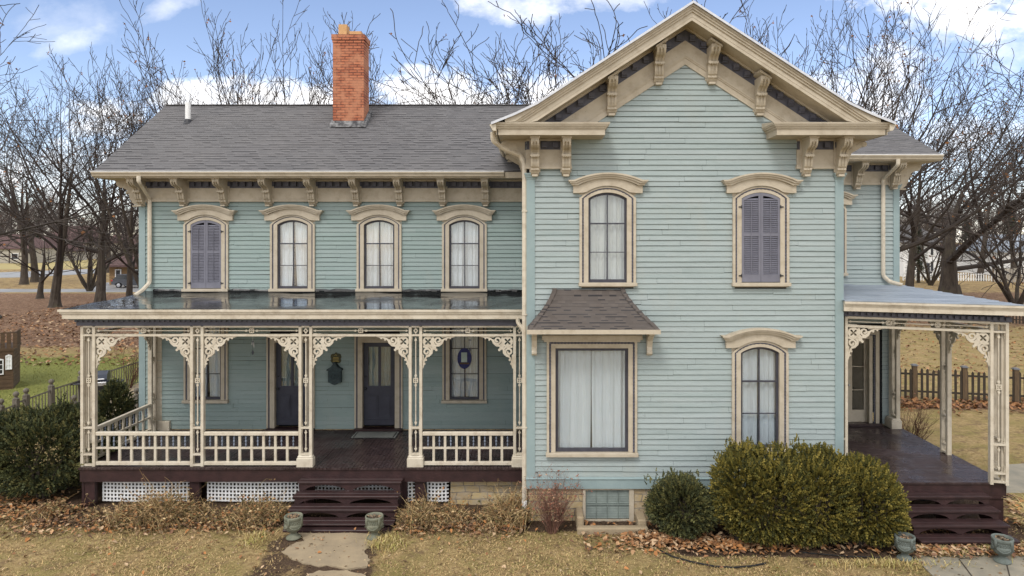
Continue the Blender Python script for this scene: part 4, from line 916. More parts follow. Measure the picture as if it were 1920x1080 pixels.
b = MB(); b.bev(pc[0]-.0, pc[0]+.30, YL-.10, YL-.002, .903, 1.15, .01); xw0 = PX(274, DL-.1)
post_frame(b, 0, .27, .902, 4.05, [1.17, 1.77, 3.855, 4.05], FR(pc[0]-.11, YL-.30, pi/2), d=.05); b.box(pc[0]-.1, pc[0]+.06, YL-.028, YL-.001, .902, 4.05); b.build('porch_post', 'trim_light', HOUSE)
f = MB(); fret_bracket(f, .73, -1, FR(pc[0]-.11, YL-.30, pi/2) @ Matrix.Translation((0, 0, 3.835))); f.build('porch_bracket', 'trim_light', HOUSE)
for i in range(4):
    u0, u1 = pc[i]+hw[i], pc[i+1]-hw[i+1]; b = MB(); b.box(u0, u1, -.045, .045, 4.03, 4.07, Fp); b.box(u0, u1, -.04, .04, 3.83, 3.878, Fp); beam_fret(b, u0, u1, 3.878, 4.03, Fp, [(u0+u1)/2]); b.build('porch_beam', 'trim_light', HOUSE)
b = MB(); S = FR(pc[0]-hw[0]+.05, YPF+.34, pi/2); L2 = YL-.3-YPF-.34; b.box(0, L2, -.045, .045, 4.03, 4.07, S); b.box(0, L2, -.04, .04, 3.83, 3.878, S); beam_fret(b, 0, L2, 3.878, 4.03, S, [L2/2]); b.build('porch_beam', 'trim_light', HOUSE)
railing(pc[0]+hw[0], pc[1]-hw[1], Fp); railing(pc[1]+hw[1], pc[2]-hw[2], Fp); railing(pc[3]+hw[3], pc[4]-hw[4], Fp)
railing(.0, L2, FR(pc[0]-hw[0]+.05, YPF+.34, pi/2))
# cornice and flat roof of the left porch
xa, xb = -10.46, GX0-.012
b = MB(); b.box(-10.27, xb, YPF-.07, YPF+.07, 4.072, 4.15); b.box(-10.30, xb, YPF-.085, YPF+.07, 4.1505, 4.235)
b.box(-10.27, -10.13, YPF+.07, YL, 4.072, 4.15); b.box(-10.30, -10.13, YPF+.07, YL, 4.1505, 4.235); x = -10.28
while x < xb-.1: b.box(x, x+.06, YPF-.12, YPF-.086, 4.165, 4.225); x += .115
b.build('dentil_course', 'grey_purple', HOUSE)
b = MB(); yf = YPF-.27
for (p, z0, z1) in ((.0, 4.25, 4.345), (.012, 4.3455, 4.37), (.035, 4.3705, 4.41), (.06, 4.4105, 4.46)):
    b.box(xa-p, xb, yf-p, yf+.05, z0, z1); b.box(xa-p, xa+.05, yf+.05, YL+.3, z0, z1)
b.box(xa+.05, xb, yf+.05, YL, 4.236, 4.252); b.build('porch_fascia', 'trim_light', HOUSE)
b = MB(); nx_, ny_ = 60, 12; vs = []; fs = []; rr = random.Random(5)
for j in range(ny_+1):
    for i in range(nx_+1):
        x = xa-.02+(xb-xa+.02)*i/nx_; y = yf-.03+(YL-yf+.03)*j/ny_; vs.append((x, y, 4.468+.10*j/ny_+.006*sin(x*2.1+j)+.004*sin(x*5+y*3)+(.07*((j-ny_+2)/2)**2 if j > ny_-2 else 0)))
for j in range(ny_):
    for i in range(nx_): k = j*(nx_+1)+i; fs.append((k, k+1, k+nx_+2, k+nx_+1))
b._add(vs, fs)
pr_ = b.build('porch_roof', 'membrane', HOUSE, smooth=True)
b = MB()                                              # crinkled tar flashing at the wall
pts = [(xa+.3+(xb-xa-.3)*i/70, YL-.05-.03*rr.random(), 4.63+.025*rr.random()) for i in range(71)]
b.tube(pts, [.03+.02*rr.random() for _ in pts], 5); b.build('wall_flashing', 'membrane', pr_)
mat('porch_ceiling', (.13, .16, .165), (.10, .125, .13), rough=.7)
b = MB(); b.box(xa+.1, xb, yf+.06, YL-.001, 4.215, 4.232); b.build('porch_ceiling', 'porch_ceiling', HOUSE)
# deck
b = MB(); x = -10.18; rr = random.Random(9)
while x < GX0-.02: w_ = min(.083, GX0-.015-x); dz = rr.uniform(-.002, .002); b.box(x, x+w_-.008, YPF-.15, YL-.001, .86, .9+dz); x += .083
b.build('porch_deck', 'deck_paint', HOUSE)
b = MB(); b.box(-10.16, GX0-.03, YPF-.115, YPF-.08, .58, .858); b.box(-10.165, -10.12, YPF-.08, YL, .58, .858)
for x in (-9.98, -7.63, -5.05, -2.95, -2.55): b.box(x-.11, x+.11, YPF-.05, YPF+.06, -.1, .58)
b.box(-10.16, -10.1, YPF-.05, YPF+.05, -.1, .58); b.build('deck_skirt', 'step_paint', HOUSE)
def lattice(x0, x1, y, z0=.06, z1=.56):
    b = MB(); rr = random.Random(int(x0*10)); s_ = .083; n = int((x1-x0)/s_)
    bow = lambda x: .05*sin((x-x0)/(x1-x0)*pi)
    for i in range(n+1):
        x = x0+i*s_; 
        if x+.045 > x1: break
        b.box(x, x+.035, y-bow(x), y+.006-bow(x), z0, z1)
    m_ = int((z1-z0)/s_)
    for j in range(m_+1):
        z = z0+j*s_+.01
        if z+.04 > z1: break
        for i in range(n): xa_ = x0+i*s_; xb_ = xa_+s_; b._add([(xa_, y-.007-bow(xa_), z), (xb_, y-.007-bow(xb_), z), (xb_, y-.007-bow(xb_), z+.034), (xa_, y-.007-bow(xa_), z+.034), (xa_, y-.0015-bow(xa_), z), (xb_, y-.0015-bow(xb_), z), (xb_, y-.0015-bow(xb_), z+.034), (xa_, y-.0015-bow(xa_), z+.034)], [(0,1,2,3),(3,2,6,7),(4,0,3,7),(0,4,5,1)])
    b.build('lattice_panel', 'white_paint', HOUSE)
lattice(-9.80, -7.76, .98); lattice(-7.42, -5.18, .98); lattice(-3.07+.05, -2.66, .98); lattice(-2.42, -1.9, .98); lattice(-5.0, -3.1, 1.0, .12)
b = MB(); b.box(-1.88, GX0, .96, 1.3, -.2, .60); b.box(XL+.05, GX0, YL, YL+.3, -.2, .92); b.build('foundation', 'stone', HOUSE)
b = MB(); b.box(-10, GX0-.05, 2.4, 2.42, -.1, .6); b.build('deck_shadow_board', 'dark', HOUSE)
def steps(x0, x1, ydeck, tr, zb, tread=.28):
    """tr = tread heights from the top; risers are sawn with two low arches"""
    b = MB(); n = len(tr)
    for k, z in enumerate(tr):
        yf_ = ydeck-tread*(k+1); b.bev(x0-.03, x1+.03, yf_-.03, yf_+tread*.52, z-.035, z, .006); b.bev(x0-.03, x1+.03, yf_+tread*.54, yf_+tread+.0, z-.035, z, .006)
        zl = tr[k+1] if k+1 < n else zb; h = z-.036-zl; W_ = x1-x0; arcs = []
        if h > .08:
            for (a, c) in ((.05, .47), (.53, .95)):
                xa_, xb_ = x0+W_*a, x0+W_*c; arcs.append([(xa_+(xb_-xa_)*i/14, zl+.010+(h*.70)*max(0, sin(pi*i/14))**.6) for i in range(15)])
            b.plate([(x0, zl+.001), (x1, zl+.001), (x1, z-.036), (x0, z-.036)], yf_+.005, yf_+.028, arcs)
    prof = [(ydeck, .80), (ydeck-tread*n, tr[-1]-.04), (ydeck-tread*n, zb), (ydeck-tread*n+.25, zb), (ydeck, .45)]
    st_ = []
    y = ydeck; pts = [(ydeck, .56)]
    top = [(ydeck, tr[0]-.037)]
    for k, z in enumerate(tr):
        top.append((ydeck-tread*(k+1)+.03, z-.037)); top.append((ydeck-tread*(k+1)+.03, (tr[k+1] if k+1 < n else zb+.037)-.037))
    prof = top+[(ydeck-.25, zb)] + [(ydeck, zb+.2)]
    for x in (x0, x1-.04, (x0+x1)/2-.02): b.profile(prof, x+.002, x+.038)
    return b.build('steps', 'step_paint', HOUSE)
steps(PX(560, 15.0), PX(750, 15.0), YPF-.12, [.69, .48, .30, .115], 0)
b = MB(); b.bev(PX(560, 15.0)-.0, PX(750, 15.0), YPF-.12-.28*4-.16, YPF-.12-.28*4+.1, -.05, .045, .01); b.build('step_footing', 'step_paint', HOUSE)
# porch windows and doors
rect_window(wx[0], 1.72, 3.78, YL, 51, label='left porch window half hidden by a post', part=.12)
rect_window(wx[3], 1.72, 3.78, YL, 52, label='right porch window with a blue suncatcher', part=.04)
def front_door(cx, lab):
    b = MB(); z0, zt = .96, 3.25
    for (h1, t1, h2, t2, a, c) in ((.645, .21, .60, .165, -.065, .03), (.60, .165, .56, .125, -.03, .03), (.56, .125, .435, 0, -.05, .12)):
        b.plate([(cx-h1, z0), (cx-h1, zt+t1), (cx+h1, zt+t1), (cx+h1, z0), (cx+h2, z0), (cx+h2, zt+t2), (cx-h2, zt+t2), (cx-h2, z0)], YL+a, YL+c)
    d = b.build('door', 'trim', HOUSE, label=lab)
    b = MB(); b.box(cx-.598, cx-.562, YL-.046, YL-.031, z0, zt+.16); b.box(cx+.562, cx+.598, YL-.046, YL-.031, z0, zt+.16); b.build('cord_moulding', 'grey_purple', d)
    b = MB(); y = YL+.07
    b.plate([(cx-.43, z0+.05), (cx+.43, z0+.05), (cx+.43, zt-.005), (cx-.43, zt-.005)], y, y+.045, [[(cx-.30, 2.06), (cx-.035, 2.06), (cx-.035, 3.12), (cx-.30, 3.12)], [(cx+.035, 2.06), (cx+.30, 2.06), (cx+.30, 3.12), (cx+.035, 3.12)]])
    for sg in (-1, 1):
        a, c = sorted((cx+sg*.035, cx+sg*.31)); b.box(a, c, y-.02, y-.001, 1.24, 1.82); b.box(a+.035, c-.035, y-.03, y-.0205, 1.275, 1.785)
    b.box(cx-.40, cx+.40, y-.015, y-.001, z0+.06, z0+.20); b.build('door_leaf', 'door_grey', d)
    g = MB(); g.box(cx-.31, cx+.31, y+.02, y+.024, 2.04, 3.14); g.build('pane', 'glass', d)
    c = MB(); curtain(c, cx-.33, cx+.33, 2.0, 3.16, y+.10, int(cx*7), 0, 7); c.build('curtain', 'door_curtain', d)
    k = MB(); k.lathe([(.001, -.04), (.028, -.03), (.036, 0), (.028, .03), (.001, .04)], cx-.37, y-.05, 10, 2.0); k.lathe([(.001, -.02), (.022, -.015), (.022, .015), (.001, .02)], cx-.37, y-.03, 10, 2.33); k.build('door_knob', 'black_metal', d)
    t = MB(); t.bev(cx-.64, cx+.64, YL-.17, YL+.12, .905, .955, .01); t.build('threshold', 'step_paint', d)
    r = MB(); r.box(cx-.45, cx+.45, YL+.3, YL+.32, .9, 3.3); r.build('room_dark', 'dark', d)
mat('door_curtain', (.40, .47, .44), (.34, .38, .37), rough=.9)
front_door(dx1, 'left dark porch door partly behind a post'); front_door(dx2, 'dark half glazed front door at the head of the steps')

# --- right porch (its front runs slightly forward to the right and sags a little)
P0 = Vector((6.60, .16)); P1 = Vector((9.93, -.26)); ang = math.atan2(P1.y-P0.y, P1.x-P0.x); LN = (P1-P0).length
Fr = FR(P0.x, P0.y, ang, -.026); ZB = 4.36
b = MB(); b.box(.0, .07, -.05, .05, .9, ZB, Fr); b.box(.10, .155, -.05, .05, .9, ZB, Fr); b.box(.06, .11, -.03, .03, 1.7, 1.74, Fr); b.build('porch_post', 'trim_light', HOUSE)
def right_post(b, x, y, side_first=False): pass
b = MB(); post_frame(b, LN-.36, LN, .96, ZB, [1.02, 1.20, 1.80, ZB-.20, ZB-.02], Fr, band=None)
Sx = FR(P0.x+cos(ang)*(LN-.05), P0.y+sin(ang)*(LN-.05)+.04, pi/2); post_frame(b, .0, .30, .902, ZB-.1, [.92, 1.12, 1.80, ZB-.30, ZB-.12], Sx, band=None); b.build('porch_post', 'trim_light', HOUSE)
for (u, sx) in ((.155, 1), (LN-.36, -1)):
    f = MB(); fret_bracket(f, .71, sx, Fr @ Matrix.Translation((u, 0, ZB-.22))); f.build('porch_bracket', 'trim_light', HOUSE)
b = MB(); b.box(.155, LN-.36, -.045, .045, ZB-.035, ZB+.01, Fr); b.box(.155, LN-.36, -.04, .04, ZB-.225, ZB-.175, Fr); beam_fret(b, .155, LN-.36, ZB-.175, ZB-.035, Fr, [1.0, 1.98]); b.build('porch_beam', 'trim_light', HOUSE)
ym = 16.3-D0
Sm = FR(9.86, 0, pi/2)
b = MB(); post_frame(b, ym-.13, ym+.17, .902, ZB-.12, [.94, 1.12, 1.80, ZB-.3, ZB-.13], Sm, band=None); b.build('porch_post', 'trim_light', HOUSE)
b = MB(); post_frame(b, YR-.36, YR-.05, .902, ZB-.12, [1.2, 1.80, ZB-.3, ZB-.13], Sm, band=None); b.bev(9.66, 9.94, YR-.40, YR-.01, .903, 1.12, .012); b.bev(9.68, 9.92, YR-.38, YR-.02, 1.12, 1.17, .02); b.box(9.78, 9.9, YR-.05, YR-.001, .9, ZB-.12); b.build('porch_post', 'trim_light', HOUSE)
for (u, sx) in ((ym-.13, -1), (ym+.17, 1), (YR-.36, -1), (.14, 1)):
    f = MB(); fret_bracket(f, .71, sx, Sm @ Matrix.Translation((u, 0, ZB-.33))); f.build('porch_bracket', 'trim_light', HOUSE)
b = MB()
for (u0, u1) in ((.12, ym-.13), (ym+.17, YR-.36)):
    b.box(u0, u1, -.045, .045, ZB-.15, ZB-.11, Sm); b.box(u0, u1, -.04, .04, ZB-.335, ZB-.29, Sm); beam_fret(b, u0, u1, ZB-.29, ZB-.15, Sm, [(u0+u1)/2])
b.build('porch_beam', 'trim_light', HOUSE)
b = MB(); b.box(.0, LN+.05, -.07, .06, ZB+.012, ZB+.12, Fr); u = .02
while u < LN: b.box(u, u+.07, -.115, -.0705, ZB+.045, ZB+.115, Fr); u += .125
b.box(LN-.06, LN+.07, .061, YR+.2, ZB-.02, ZB+.10, FR(P0.x, P0.y, ang, -.026) ) if False else b.box(9.85, 9.97, -.1, YR, ZB-.10, ZB+.04)
yy = .0
while yy < YR-.1: b.box(9.9705, 10.01, yy, yy+.07, ZB-.05, ZB+.02); yy += .125
b.build('dentil_course', 'grey_purple', HOUSE)
b = MB(); ff = FR(P0.x, P0.y, ang, -.016)
for (p, z0, z1) in ((.0, 4.50, 4.60), (.012, 4.6005, 4.63), (.035, 4.6305, 4.66), (.06, 4.6605, 4.705)):
    b.box(0.0, LN+.16+p, -.30-p, -.25, z0, z1, ff); b.box(10.10, 10.15+p, -.49, YR+.4, z0-.055, z1-.055)
b.build('porch_fascia', 'trim_light', HOUSE)
b = MB(); c0 = ff @ Vector((0, -.33, 4.712)); c1 = ff @ Vector((LN+.18, -.33, 4.712)); rr = random.Random(8); NS = 13
for j in range(NS):                                   # lapped sheets, each lifting a little at its lower edge
    row = []
    for t, up_ in ((j/NS, .016), ((j+1.15)/NS, .0)):
        a = c0.lerp(Vector((c0.x, YR, 4.80)), t); c = c1.lerp(Vector((XR+.10, YR+.6, 4.76)), t)
        row.append([a.lerp(c, i/8)+Vector((0, 0, up_+rr.uniform(-.003, .003))) for i in range(9)])
    row.append([q-Vector((0, 0, .018)) for q in row[0]])
    vs = [tuple(q) for r_ in row for q in r_]; fs = []
    for i in range(8): fs += [(i, i+1, i+10, i+9), (18+i, 19+i, i+1, i)]
    b._add(vs, fs)
b.build('porch_roof', 'metal_roof', HOUSE)
b = MB(); b._add([tuple(ff @ Vector((0, -.25, 4.515))), tuple(ff @ Vector((LN+.1, -.25, 4.50))), (10.1, YR, 4.45), (GX1, YR, 4.52)], [(0, 3, 2, 1)]); b.build('porch_ceiling', 'porch_ceiling', HOUSE)
b = MB(); y = -.20; rr = random.Random(2)
while y < YR: dz = rr.uniform(-.0025, .0025); b.box(GX1+.015, 9.98+rr.uniform(-.004, .006), y, y+.076, .862, .9+dz); y += .083
b.build('porch_deck', 'deck_paint', HOUSE)
b = MB(); b.box(GX1+.015, 9.965, -.17, -.135, .55, .86); b.box(9.93, 9.964, -.134, YR, .55, .86); b.box(9.62, 9.93, -.13, -.08, -.1, .55)
for y in (1.8, 3.9): b.box(9.85, 9.95, y, y+.12, -.1, .55)
b.build('deck_skirt', 'step_paint', HOUSE)
steps(7.55, 9.42, -.17, [.71, .525, .34, .155], 0)
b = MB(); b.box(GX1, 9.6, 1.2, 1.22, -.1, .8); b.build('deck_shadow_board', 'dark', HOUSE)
b = MB(); b.box(GX1, XR, YR+.001, YR+.3, -.2, .94); b.build('foundation', 'stone', HOUSE)

# --- downspouts
def arcp(pts, r=.06, n=4):
    out = [Vector(pts[0])]
    for i in range(1, len(pts)-1):
        p = Vector(pts[i]); a = (Vector(pts[i-1])-p).normalized(); c = (Vector(pts[i+1])-p).normalized()
        p0, p1 = p+a*r, p+c*r
        for k in range(n+1): t = k/n; out.append(p0*(1-t)**2+p*2*t*(1-t)+p1*t*t)
    out.append(Vector(pts[-1])); return out
def spout(pts, w=.105, d=.075, nm='downspout', m_='trim_light'):
    b = MB(); b.rtube(arcp(pts), w, d); return b.build(nm, m_, HOUSE)
ye = YL-.84; De = D0+ye
spout([(PX(260, De), ye, 7.64), (PX(260, De), ye, 7.50), (PX(280.5, DL-.1), YL-.10, 7.10), (PX(280.5, DL-.1), YL-.10, 4.86), (PX(266, DL-.35), YL-.30, 4.68), (PX(247, DL-.7), YL-.55, 4.56)])
xg = GX0-.055
spout([(GX0-.70, YF+.15, 8.22), (GX0-.70, YF+.20, 8.05), (GX0-.50, YF+.38, 7.92), (GX0-.14, -.01, 7.80), (xg, -.01, 7.62), (xg, -.01, .45)], .095)
spout([(xg, -.01, .45), (xg-.0, -.01, .2), (xg-.02, -.10, .04)], .11, .09, m_='white_paint')
spout([(GX0-.21, YPF-.27, 4.27), (GX0-.21, YPF-.27, 4.17), (xg-.02, YPF-.4, 4.02), (xg-.01, YPF-.6, 3.85)], .085)
ye = YR-.82; De = D0+ye
spout([(PX(1684, De), ye, 8.13), (PX(1684, De), ye, 7.98), (PX(1656, DR-.1), YR-.10, 7.66), (PX(1656, DR-.1), YR-.10, 5.02), (PX(1667, DR-.1), YR-.12, 4.86), (PX(1690, DR-.3), YR-.35, 4.78)])
b = MB()
for z in (2.0, 4.4, 6.6): b.box(xg-.055, xg+.06, -.055, -.047, z, z+.03)
b.build('downspout_strap', 'trim_light', HOUSE)
# ------------------------------------------------ GROUND
def ground_mat():
    m = bpy.data.materials.new('ground'); m.use_nodes = True; nt = m.node_tree; b = nt.nodes['Principled BSDF']; b.inputs['Roughness'].default_value = .95; b.inputs['Specular IOR Level'].default_value = .15
    tc = nt.nodes.new('ShaderNodeTexCoord'); vec = tc.outputs['Object']; a = nt.nodes.new('ShaderNodeVertexColor'); a.layer_name = 'tint'; sp = nt.nodes.new('ShaderNodeSeparateColor'); nt.links.new(a.outputs[0], sp.inputs[0])
    n1 = nz(nt, vec, 1.1, 7, None, .65); n2 = nz(nt, vec, 9, 6, None, .7); n3 = nz(nt, vec, 45, 4); nb = nz(nt, vec, .25, 4)
    dry = ramp(nt, n2, [(.3, (.20, .13, .065)), (.5, (.37, .265, .125)), (.7, (.48, .36, .185))])
    olive = ramp(nt, n3, [(.35, (.19, .15, .055)), (.65, (.32, .26, .10))])
    grass = mixc(nt, ramp(nt, n1, [(.42, (0, 0, 0)), (.62, (1, 1, 1))]), dry, olive); grass = mixc(nt, ramp(nt, nz(nt, vec, 2.3, 6, None, .7), [(.52, (0, 0, 0)), (.64, (.9, .9, .9))]), grass, (.20, .135, .075))
    green = ramp(nt, n2, [(.3, (.13, .14, .04)), (.7, (.26, .27, .07))])
    soil = ramp(nt, n3, [(.35, (.055, .036, .024)), (.65, (.13, .085, .055))])
    vo = nt.nodes.new('ShaderNodeTexVoronoi'); vo.inputs['Scale'].default_value = 7; nt.links.new(vec, vo.inputs['Vector']); hs = nt.nodes.new('ShaderNodeSeparateColor'); nt.links.new(vo.outputs['Color'], hs.inputs[0])
    leaf = ramp(nt, hs.outputs[0], [(0, (.09, .048, .03)), (.35, (.18, .105, .062)), (.7, (.26, .155, .095)), (1, (.36, .25, .16))]); leaf = mixc(nt, ramp(nt, n2, [(.45, (0, 0, 0)), (.6, (.6, .6, .6))]), leaf, (.10, .055, .035))
    def msk(ch): return ramp(nt, mth(nt, 'ADD', ch, mth(nt, 'MULTIPLY', mth(nt, 'SUBTRACT', mth(nt, 'ADD', mth(nt, 'MULTIPLY', n1, .6), mth(nt, 'MULTIPLY', n2, .4)), .5), 1.6)), [(.42, (0, 0, 0)), (.58, (1, 1, 1))])
    c = mixc(nt, msk(sp.outputs[1]), grass, green); c = mixc(nt, msk(sp.outputs[0]), c, leaf); c = mixc(nt, msk(sp.outputs[2]), c, soil)
    nt.links.new(c, b.inputs['Base Color'])
    bp = nt.nodes.new('ShaderNodeBump'); bp.inputs['Strength'].default_value = .9; bp.inputs['Distance'].default_value = .05; nt.links.new(mth(nt, 'ADD', n3, n2), bp.inputs['Height']); nt.links.new(bp.outputs[0], b.inputs['Normal'])
    MATS['ground'] = m
ground_mat()
def sst(a, b, x): t = max(0, min(1, (x-a)/(b-a))); return t*t*(3-2*t)
def bed_edge(x):   # front line of the planting bed before the gable and the yews
    D = 14.0+(-.15)*sst(1.2, 2.0, x)-.95*sst(2.0, 3.0, x)-.1*sst(4, 6, x)
    return D-D0
def cover(x, y):
    D = y+D0
    leaf = 0; green = 0; soil = 0
    py = 450+1280*6/max(D, 1); px = 1000+1280*x/max(D, 1)
    leaf = max(0, .95*sst(34, 42, D)*(1-sst(74, 80, D))) if px < 700 else .62*sst(42, 50, D)*(1-sst(84, 92, D))
    if x < -9.5: green = .85*sst(22, 25, D)*(1-sst(33, 38, D))+.3*sst(-1, 2, y)*0
    if x > 12 and D > 20: leaf = max(leaf, .75*math.exp(-((D-25.0+((x-14)*.25))/1.0)**2)+.3*sst(48, 54, D)); green = .1
    if D > 78: leaf = .45; green = 0
    # strips next to the porches and the planted bed
    if -10.8 < x < -.2: soil = max(soil, .75*sst(-.55, -.1, y)*(1-sst(5, 6, y)))
    if -.2 <= x < 8.5: soil = max(soil, .9*sst(bed_edge(x)-.05, bed_edge(x)+.12, y))
    if 6.5 < x < 10.3 and -.9 < y: soil = max(soil, .7)
    if -5.6 < x < -2.8 and y < -.4: soil = max(soil, .62*(1-sst(.9, 1.5, abs(x+4.05))))
    if x < -9.5 and -1 < y < 3: soil = max(soil, .5*sst(-.3, .4, y)); leaf = max(leaf, .35)
    if x > 10 and D < 22: leaf = max(leaf, .4*math.exp(-((x-10.6)/.6)**2))
    return leaf, green, soil
b = MB(); rr = random.Random(3)
def grid(x0, x1, y0, y1, nx, ny, amp, zoff=0, skip=None):
    vs = []; fs = []; ti = []
    for j in range(ny+1):
        for i in range(nx+1):
            x = x0+(x1-x0)*i/nx; y = y0+(y1-y0)*j/ny
            z = zoff+amp*(sin(x*1.7+y*.9)*.4+sin(x*4.3-y*3.1)*.25+rr.uniform(-.5, .5)) if 0 < i < nx and 0 < j < ny else zoff
            vs.append((x, y, z)); ti.append(cover(x, y))
    n = len(b.v)
    for j in range(ny):
        for i in range(nx):
            if skip and skip(x0+(x1-x0)*(i+.5)/nx, y0+(y1-y0)*(j+.5)/ny): continue
            k = j*(nx+1)+i; fs.append((k, k+1, k+nx+2, k+nx+1))
    b._add(vs, fs); b.tint.extend(ti)
grid(-16, 16, -4, 6, 320, 100, .022)
grid(-60, 60, 6, 66, 120, 60, 0)
grid(-60, -16, -4, 6, 44, 10, 0); grid(16, 60, -4, 6, 44, 10, 0); grid(-60, 60, -60, -4, 24, 20, 0)
grid(-1500, 1500, 66, 1600, 60, 60, 0); grid(-1500, -60, -60, 66, 10, 10, 0); grid(60, 1500, -60, 66, 10, 10, 0)
gr = b.build('ground', 'ground'); tag(gr, None, None, kind='structure')
def sheet(name, pts, z, m_, label=None, kind='structure', th=.02):
    b = MB(); b.plate(pts, 0, th, (), Matrix(((1,0,0,0),(0,0,1,0),(0,-1,0,z),(0,0,0,1)))) if False else None
    lo = [[Vector((p[0], p[1], 0)) for p in pts]]; tr = tessellate_polygon(lo); n = len(pts); vs = [(p[0], p[1], z) for p in pts]+[(p[0], p[1], z-.08) for p in pts]; fs = []
    for t in tr:
        a, c, d = (Vector(pts[i]) for i in t)
        if (c-a).cross(d-a) < 0: t = (t[0], t[2], t[1])
        fs.append(tuple(t))
    ar = sum(pts[i][0]*pts[(i+1) % n][1]-pts[(i+1) % n][0]*pts[i][1] for i in range(n))
    for i in range(n): j = (i+1) % n; fs.append((j, i, i+n, j+n) if ar > 0 else (i, j, j+n, i+n))
    b._add(vs, fs); o = b.build(name, m_); o['kind'] = kind; return o
def G(px, py, h=0): D = (6-h)*F_PX/(py-450); return (PX(px, D), D-D0)
def wob(pts, amp, n, seed):
    rr = random.Random(seed); out = []
    for i, p in enumerate(pts):
        q = pts[(i+1) % len(pts)]
        for k in range(n): t = k/n; out.append((p[0]+(q[0]-p[0])*t+rr.uniform(-amp, amp), p[1]+(q[1]-p[1])*t+rr.uniform(-amp, amp)))
    return out
left_path = sheet('path', wob([G(*p) for p in ((560, 1001), (690, 1001), (712, 1008), (700, 1022), (684, 1034), (692, 1052), (686, 1064), (652, 1068), (620, 1062), (590, 1062), (548, 1050), (528, 1036), (542, 1024), (572, 1014))], .025, 4, 1), .018, 'concrete')
sheet('path', wob([G(*p) for p in ((596, 1072), (650, 1071), (684, 1080), (692, 1100), (560, 1100), (574, 1080))], .02, 4, 2), .018, 'concrete')
sheet('path', [G(1702, 1036), G(1716, 1024), G(1880, 1030), G(1960, 1030), G(2080, 1040), G(2150, 1110), G(1780, 1110), G(1740, 1072)], .017, 'concrete_grey')
sheet('path', [G(1884, 925), G(2080, 925), G(1960, 868), G(1884, 872)], .016, 'concrete_grey')
b = MB()                                             # expansion joint
for (p, q) in ((G(1798, 1050), G(1822, 1082)), (G(1884, 1046), G(1900, 1110))):
    b._add([(p[0]-.012, p[1], .022), (p[0]+.012, p[1], .022), (q[0]+.012, q[1], .022), (q[0]-.012, q[1], .022)], [(0,1,2,3)])
o = b.build('path_joint', 'soil_dark'); o['kind'] = 'structure'
# wet roads beyond the leafy slope, seen from above
def road(py0, py1, px0, px1, z=.02):
    pts = [G(px0, py0), G(px1, py0), G(px1, py1), G(px0, py1)]; return sheet('road', pts, z, 'asphalt_wet')
road(548, 542, -300, 700); 
sheet('driveway', [G(160, 542.5), G(420, 542.5), G(420, 528), G(200, 530), G(165, 537)], .03, 'asphalt_wet')
sheet('road', [G(-400, 527), G(60, 520), G(190, 512), G(420, 506), G(420, 500), G(190, 504), G(0, 511), G(-400, 516)], .04, 'asphalt_wet')
sheet('path', [G(1885, 577), G(2200, 585), G(2200, 572), G(1895, 570)], .03, 'concrete')
sheet('lawn', [G(-400, 510), G(500, 500), G(500, 488), G(-400, 488)], .03, 'lawn_far') if 'lawn_far' in MATS else None

# ------------------------------------------------ scatter: leaves, straw, plants
def leafq(b, x, y, z, s, rnd, col):
    a = rnd.uniform(0, 6.28); t1, t2 = rnd.uniform(-.6, .6), rnd.uniform(-.6, .6); c, sn = cos(a), sin(a); n = len(b.v); k = rnd.uniform(.45, .8)
    def P(u, v): return (x+s*(u*c-v*sn), y+s*(u*sn+v*c), z+s*(u*t1+v*t2+.5*abs(v)*.9))
    vs = [P(-1, 0), P(-.2, -k), P(.7, -k*.5), P(1.1, 0), P(.6, k*.6), P(-.3, k)]; b.v.extend(vs); b.tint.extend([col]*6); b.f.append((n, n+1, n+2, n+3)); b.f.append((n, n+3, n+4, n+5)); b.m.extend([0, 0])
LC = [(.32, .155, .065), (.24, .12, .055), (.16, .085, .05), (.38, .23, .12), (.44, .31, .19), (.11, .065, .04), (.38, .17, .06)]
def jc(c, rnd, k=.2): f = 1+rnd.uniform(-k, k); return tuple(v*f for v in c)
rnd = random.Random(12); b = MB()
def inside_house(x, y): return (x > XL-.1 and x < XR+.2 and y > .75) or (GX0-.1 < x < GX1+.1 and y > -.05) or (x > GX1 and x < 10 and y > -.25)
def drop(n, fx, fy, smin, smax, cols=LC, z=.03, zs=.04):
    for _ in range(n):
        x, y = fx(), fy()
        if inside_house(x, y): continue
        leafq(b, x, y, z+rnd.uniform(0, zs), rnd.uniform(smin, smax), rnd, jc(rnd.choice(cols), rnd))
drop(420, lambda: rnd.uniform(-11.5, 11.5), lambda: rnd.uniform(-2.7, 0), .02, .05)
drop(1500, lambda: rnd.uniform(-11.5, 11.5), lambda: rnd.uniform(-2.7, 0), .012, .032, [(.2, .13, .07), (.14, .09, .05), (.3, .21, .12), (.36, .27, .16)], z=.012, zs=.012)
drop(2300, lambda: rnd.choice([rnd.uniform(-10.6, -5.35), rnd.uniform(-2.85, -.2)]), lambda: rnd.gauss(-.32, .24), .022, .052, LC+[(.2, .13, .07), (.28, .2, .11), (.14, .09, .05)], z=.03, zs=.08)
drop(900, lambda: rnd.gauss(2.75, .45), lambda: rnd.gauss(-1.02, .17), .03, .07, [LC[0], LC[3], LC[1], LC[4]], zs=.08)
drop(500, lambda: rnd.gauss(4.2, .6), lambda: rnd.gauss(-1.25, .14), .025, .06, [LC[0], LC[3], LC[6]], zs=.06)
drop(1100, lambda: rnd.uniform(1, 9), lambda: rnd.uniform(-1.6, -.1), .03, .06)
drop(900, lambda: rnd.uniform(7.0, 10.2), lambda: rnd.gauss(-1.5, .12), .025, .06, [LC[0], LC[3], LC[4], LC[2]], zs=.08)
